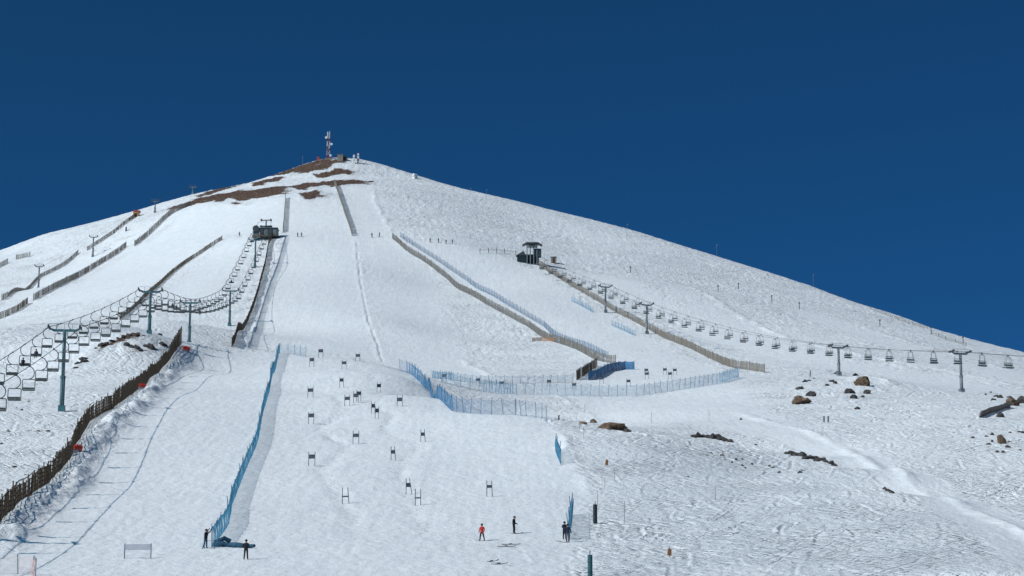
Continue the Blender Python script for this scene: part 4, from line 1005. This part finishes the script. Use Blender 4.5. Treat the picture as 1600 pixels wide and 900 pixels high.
# ------------------------------------------------------------------ people
def figure(label, loc, rz, J, mats, skis=None, poles=False, helmet='helmet', detailed=True, name='person', cat='person', group=None, scale=1.0):
    """one continuous skinned body; J gives joints as (x, y, z), metres, facing -Y"""
    V, E, Rr, Fl = [], [], [], []
    def add(p, r, par=None, f=0):
        V.append(p); Rr.append(r if isinstance(r, tuple) else (r, r)); Fl.append(f)
        if par is not None: E.append((par, len(V) - 1))
        return len(V) - 1
    mid = lambda a, b, k=.5: tuple(a[i] + (b[i] - a[i]) * k for i in range(3))
    pel = add(J['pelvis'], (.17, .14)); wa = add(mid(J['pelvis'], J['chest'], .45), (.155, .13), pel); ch = add(J['chest'], (.19, .15), wa)
    nk = add(J['neck'], .075, ch); hd = add(mid(J['neck'], J['head'], .55), (.085, .095), nk); ht = add(J['head'], (.085, .1), hd)
    nose = tuple(mid(J['neck'], J['head'], .5)); fy = J.get('face', (0, -1, 0))
    add((nose[0] + fy[0] * .125, nose[1] + fy[1] * .125, nose[2]), .022, hd)
    for s in ('l', 'r'):
        sh = add(J['sh_' + s], .075, ch); el = add(J['el_' + s], .055, sh); wr = add(J['wr_' + s], .042, el)
        d = Vector(J['wr_' + s]) - Vector(J['el_' + s]); d.normalize()
        hn = add(tuple(Vector(J['wr_' + s]) + d * .07), (.05, .035), wr)
        if detailed:
            side = d.cross(Vector((0, 1, .2))).normalized()
            for k, (off, ln) in enumerate(((-.03, .075), (-.01, .085), (.012, .08), (.032, .065))):
                a = add(tuple(Vector(V[hn]) + d * .05 + side * off), .012, hn); add(tuple(Vector(V[a]) + d * ln * .6 + Vector((0, -.02, -.015))), .010, a)
            add(tuple(Vector(V[wr]) + d * .04 + side * .065), .013, wr)
        hp = add(J['hip_' + s], .105, pel); kn = add(J['kn_' + s], .078, hp); cf = add(mid(J['kn_' + s], J['an_' + s], .35), .075, kn); an = add(J['an_' + s], .066, cf)
        fd = Vector(J.get('foot', (0, -1, 0)))
        add(tuple(Vector(J['an_' + s]) + fd * .2 + Vector((0, 0, -.06))), (.055, .045), an)
    me = bpy.data.meshes.new('body'); me.from_pydata([tuple(c * scale for c in p) for p in V], E, [])
    ob = bpy.data.objects.new('body', me); scene.collection.objects.link(ob)
    m = ob.modifiers.new('skin', 'SKIN'); m.use_smooth_shade = True
    for i, r in enumerate(Rr): me.skin_vertices[0].data[i].radius = (r[0] * scale, r[1] * scale)
    me.skin_vertices[0].data[0].use_root = True
    sb = ob.modifiers.new('sub', 'SUBSURF'); sb.levels = sb.render_levels = 2 if detailed else 1
    dg = bpy.context.evaluated_depsgraph_get(); me2 = bpy.data.meshes.new_from_object(ob.evaluated_get(dg))
    bpy.data.objects.remove(ob)
    me2.materials.clear()
    for k in mats: me2.materials.append(MATS[k])           # jacket, trousers, boots, skin
    hz, nz = J['pelvis'][2] * scale, J['neck'][2] * scale; az = {s: Vector(J['an_' + s]) * scale for s in 'lr'}
    kz = {s: Vector(J['kn_' + s]) * scale for s in 'lr'}; hp = Vector(J['pelvis']) * scale
    arms = [Vector(J[k]) * scale for k in ('wr_l', 'wr_r', 'el_l', 'el_r', 'sh_l', 'sh_r', 'chest')]; legs = [Vector(J[k]) * scale for k in ('kn_l', 'kn_r', 'an_l', 'an_r')] + [(Vector(J['kn_' + s]) + Vector(J['hip_' + s])) / 2 * scale for s in 'lr']
    hdv = Vector(mid(J['neck'], J['head'], .5)) * scale
    for f in me2.polygons:
        c = f.center
        if (c - hdv).length < .13 * scale: f.material_index = 3
        elif min((c - az[s]).length for s in 'lr') < .22 * scale: f.material_index = 2
        elif min((c - a).length for a in arms) < min((c - a).length for a in legs): f.material_index = 0
        else: f.material_index = 1
    o = place(name, me2, None, loc, rz); tag(o, label, cat, group)
    if helmet:
        h = Vector(J['head']) * scale; bm = bmesh.new(); bmesh.ops.create_uvsphere(bm, u_segments=12, v_segments=8, radius=.135 * scale)
        for q in bm.verts: q.co = Vector((q.co.x * .92, q.co.y * 1.05, max(q.co.z, -.05 * scale))) + h + Vector((-fy[0] * .015, -fy[1] * .015, .0))
        hm = bpy.data.meshes.new('helmet'); bm.to_mesh(hm); bm.free(); hm.materials.append(MATS[helmet]); place('helmet', hm, o)
        ey = Vector(mid(J['neck'], J['head'], .72)) * scale
        MB().box(tuple(ey + Vector(fy) * .105 * scale), (.15 * scale if abs(fy[1]) > .5 else .04, .04 if abs(fy[1]) > .5 else .15 * scale, .06 * scale)).build('goggles', 'glass_dark', o)
    if skis:
        for k, (x, y, z, a) in enumerate(skis):
            prof = [(-.75, 0), (-.5, 0), (.3, 0), (.75, 0), (.92, .03), (1.02, .10)]
            m = MB(); vs, fs = [], []
            for q, hh in prof:
                for sx in (-.05, .05):
                    for dz in (0, .02): vs.append((sx, -q, hh + dz))
            for i in range(len(prof) - 1):
                b_ = i * 4; fs += [(b_, b_ + 4, b_ + 5, b_ + 1), (b_ + 2, b_ + 3, b_ + 7, b_ + 6), (b_ + 1, b_ + 5, b_ + 7, b_ + 3), (b_, b_ + 2, b_ + 6, b_ + 4)]
            fs += [(0, 1, 3, 2), (20, 22, 23, 21)]
            m.add(vs, fs); m.build('ski', 'ski_base', o, (x, y, z), a)
    return o
STAND = dict(pelvis=(0, 0, .93), chest=(0, -.02, 1.30), neck=(0, -.02, 1.47), head=(0, -.03, 1.66), sh_l=(-.2, 0, 1.38), sh_r=(.2, 0, 1.38), el_l=(-.29, .02, 1.12), el_r=(.29, .02, 1.12), wr_l=(-.27, -.12, .93), wr_r=(.27, -.12, .93), hip_l=(-.1, 0, .88), hip_r=(.1, 0, .88), kn_l=(-.12, -.03, .48), kn_r=(.12, -.03, .48), an_l=(-.13, 0, .09), an_r=(.13, 0, .09))
def pose(**k): d = dict(STAND); d.update(k); return d
# person in black, seen from behind, beside the rolled net
figure('person in black standing with back turned beside the rolled net', spot(384, 876), math.pi, pose(an_l=(-.16, 0, .09), an_r=(.16, 0, .09), wr_l=(-.16, -.2, 1.05), wr_r=(.16, -.2, 1.05)), ('cloth_black', 'cloth_black', 'boot', 'skin'))
# worker reaching up to the net
figure('person in black reaching up to the foot of the blue net', spot(321, 857), .9, pose(chest=(-.03, -.10, 1.32), neck=(-.04, -.13, 1.48), head=(-.05, -.12, 1.67), sh_l=(-.22, -.1, 1.40), sh_r=(.16, -.12, 1.41), el_l=(-.2, -.38, 1.50), el_r=(.2, -.40, 1.56), wr_l=(-.15, -.56, 1.72), wr_r=(.18, -.56, 1.80), kn_l=(-.12, .02, .48), an_l=(-.13, .12, .09)), ('cloth_black', 'cloth_navy', 'boot', 'skin'))
WALK = pose(an_l=(-.14, -.16, .09), kn_l=(-.12, -.12, .49), an_r=(.14, .18, .09), kn_r=(.12, .02, .49), el_l=(-.30, .08, 1.12), wr_l=(-.31, -.05, .92), el_r=(.30, -.06, 1.13), wr_r=(.28, -.22, .98))
figure('skier in a red jacket striding with legs apart', spot(753, 844), -.5, pose(an_l=(-.24, 0, .09), an_r=(.28, .05, .09), kn_l=(-.17, -.04, .48), kn_r=(.2, -.02, .48)), ('cloth_red', 'cloth_black', 'boot', 'skin'), skis=[(-.24, .05, .0, -1.0), (.28, .1, .0, -1.0)], scale=.94)
figure('dark clad skier leaning sideways right of the red skier', spot(803, 832), 1.2, pose(chest=(.02, -.04, 1.30), neck=(.08, -.02, 1.46), head=(.12, -.02, 1.64), pelvis=(-.06, 0, .93), hip_l=(-.14, 0, .88), hip_r=(.04, 0, .88), wr_l=(-.2, -.2, 1.0), wr_r=(.26, -.2, 1.0)), ('cloth_black', 'cloth_black', 'boot', 'skin'), skis=[(-.13, 0, .0, -.1), (.13, 0, .0, -.1)])
figure('person in navy jacket holding the narrow net, left of a pair', spot(882, 840), .4, pose(wr_l=(-.15, -.32, 1.12), wr_r=(.2, -.38, 1.16), el_l=(-.28, -.1, 1.14), el_r=(.28, -.14, 1.16)), ('cloth_navy', 'cloth_black', 'boot', 'skin'))
figure('person in grey blue trousers standing in front of the narrow net', spot(887, 845), .2, WALK, ('cloth_navy', 'cloth_grey', 'boot', 'skin'), skis=[(-.14, -.1, 0, -1.25), (.14, .1, 0, -1.25)])
figure('head of a person rising over the bottom edge', (lambda q: (q[0], q[1], q[2] - .75))(spot(882, 930)), .2, STAND, ('cloth_navy', 'cloth_black', 'boot', 'skin'))
# tiny skiers on the upper slopes
TINY = [(672, 379, 'cloth_grey'), (685, 379, 'cloth_grey'), (697, 381, 'cloth_black'), (707, 381, 'cloth_grey'), (581, 371, 'cloth_black'), (593, 370, 'cloth_black'), (465, 371, 'cloth_grey'), (471, 371, 'cloth_grey'), (374, 369, 'cloth_black')]
for i, (u, v, c) in enumerate(TINY):
    k = sorted(a for a, _, _ in TINY).index(u)
    figure(f'tiny skier standing in the row across the upper pistes, {ORD[k]} from the left', spot(u, v), rnd.uniform(-1, 1), STAND, (c, 'cloth_black', 'boot', 'skin'), skis=[(-.13, 0, .0, .2), (.13, 0, .0, .2)], detailed=False, group='tiny skiers on the upper pistes')
# riders on the left lift
SIT = pose(pelvis=(0, -.05, .12), chest=(0, .0, .50), neck=(0, -.02, .68), head=(0, -.04, .87), sh_l=(-.2, 0, .58), sh_r=(.2, 0, .58), el_l=(-.28, -.05, .32), el_r=(.28, -.05, .32), wr_l=(-.16, -.28, .26), wr_r=(.16, -.28, .26), hip_l=(-.1, -.1, .09), hip_r=(.1, -.1, .09), kn_l=(-.12, -.50, .08), kn_r=(.12, -.50, .08), an_l=(-.12, -.55, -.36), an_r=(.12, -.55, -.36))
def rider(u, v, side, label, col, dx):
    best = min((c for c in LC if c[2] == side), key=lambda c: abs(800 + F_PX * c[1][0] / c[1][1] - u))
    c, p, s, y, rz = best
    off = Matrix.Rotation(rz, 3, 'Z') @ Vector((dx, -.18, -2.93))
    figure(label, tuple(Vector(p) + off), rz, SIT, (col, 'cloth_black', 'boot', 'skin'), detailed=False, cat='person', group='riders on the left chairlift')
rider(29, 575, -1, 'rider in dark clothes on the chair nearest the left edge', 'cloth_black', -.2)
rider(51, 555, -1, 'rider in dark clothes on the second chair from the left edge', 'cloth_navy', 0)
rider(262, 490, 1, 'rider in dark clothes on a chair between the second and third towers', 'cloth_black', -.25)
rider(272, 490, 1, 'rider in navy on a crowded chair just left of the third tower', 'cloth_navy', .2)
rider(304, 497, 1, 'rider in dark clothes on the chair right of the third tower', 'cloth_black', -.2)
rider(350, 458, -1, 'rider in black on the chair by the fourth tower', 'cloth_black', 0)
rider(385, 395, -1, 'rider in black high on the left rope near the fifth tower', 'cloth_black', 0)

# ------------------------------------------------------------------ things lying on the snow
def ski_pair(spots, label):
    p0 = spot(*spots[0][:2]); t = thing('ski_pair', p0, label, 'skis')
    for a, b, rz in spots:
        p = spot(a, b)
        m = MB(); prof = [(-.85, .01), (-.5, 0), (.4, 0), (.8, .02), (.95, .09)]; vs, fs = [], []
        for q, hh in prof:
            for sy in (-.09, .09):
                for dz in (0, .04): vs.append((q, sy, hh + dz))
        for i in range(4):
            b_ = i * 4; fs += [(b_, b_ + 4, b_ + 5, b_ + 1), (b_ + 2, b_ + 3, b_ + 7, b_ + 6), (b_ + 1, b_ + 5, b_ + 7, b_ + 3), (b_, b_ + 2, b_ + 6, b_ + 4)]
        fs += [(0, 1, 3, 2), (16, 18, 19, 17)]
        m.add(vs, fs); s = m.build('ski', 'ski_base', t, (p[0] - p0[0], p[1] - p0[1], p[2] - p0[2] + .05)); s.rotation_euler = (.2, 0, rz)
        MB().box((0, 0, .07), (.28, .12, .07)).build('binding', 'dark_steel', s)
ski_pair([(791, 854, -.03), (798, 850, -.06)], 'pair of dark skis lying side by side below the skiers')
ski_pair([(768, 880, -.9), (779, 885, -.6)], 'dark skis lying end to end near the bottom edge')
def rolled_net():
    a, b = spot(337, 854), spot(398, 857)
    o = Vector(a); d = Vector(b) - o
    t = thing('rolled_net', a, 'rolled dark blue net lying at the foot of the long blue net', 'net roll')
    rad = [.45, .34, .26, .28, .22, .24, .2, .14]
    pts_ = [tuple(d * (i / 7) + Vector((0, 0, .2 + .06 * math.sin(i * 2)))) for i in range(8)]
    m = MB()
    for i in range(7): m.tube([pts_[i], pts_[i + 1]], rad[i], 9, r2=rad[i + 1])
    m.build('roll', 'dark_net', t)
    m = MB(); m.tube([(.3, -.1, .5), (.8, -.2, .75), (1.4, -.1, .45)], .22, 8); m.build('loose_fold', 'dark_net', t)
rolled_net()
safety_net([(314,859),(322,859),(331,858)], .9, 'pale_blue_net', 'loose net corner pulled towards the reaching worker', .8, lean=(.3, 0))
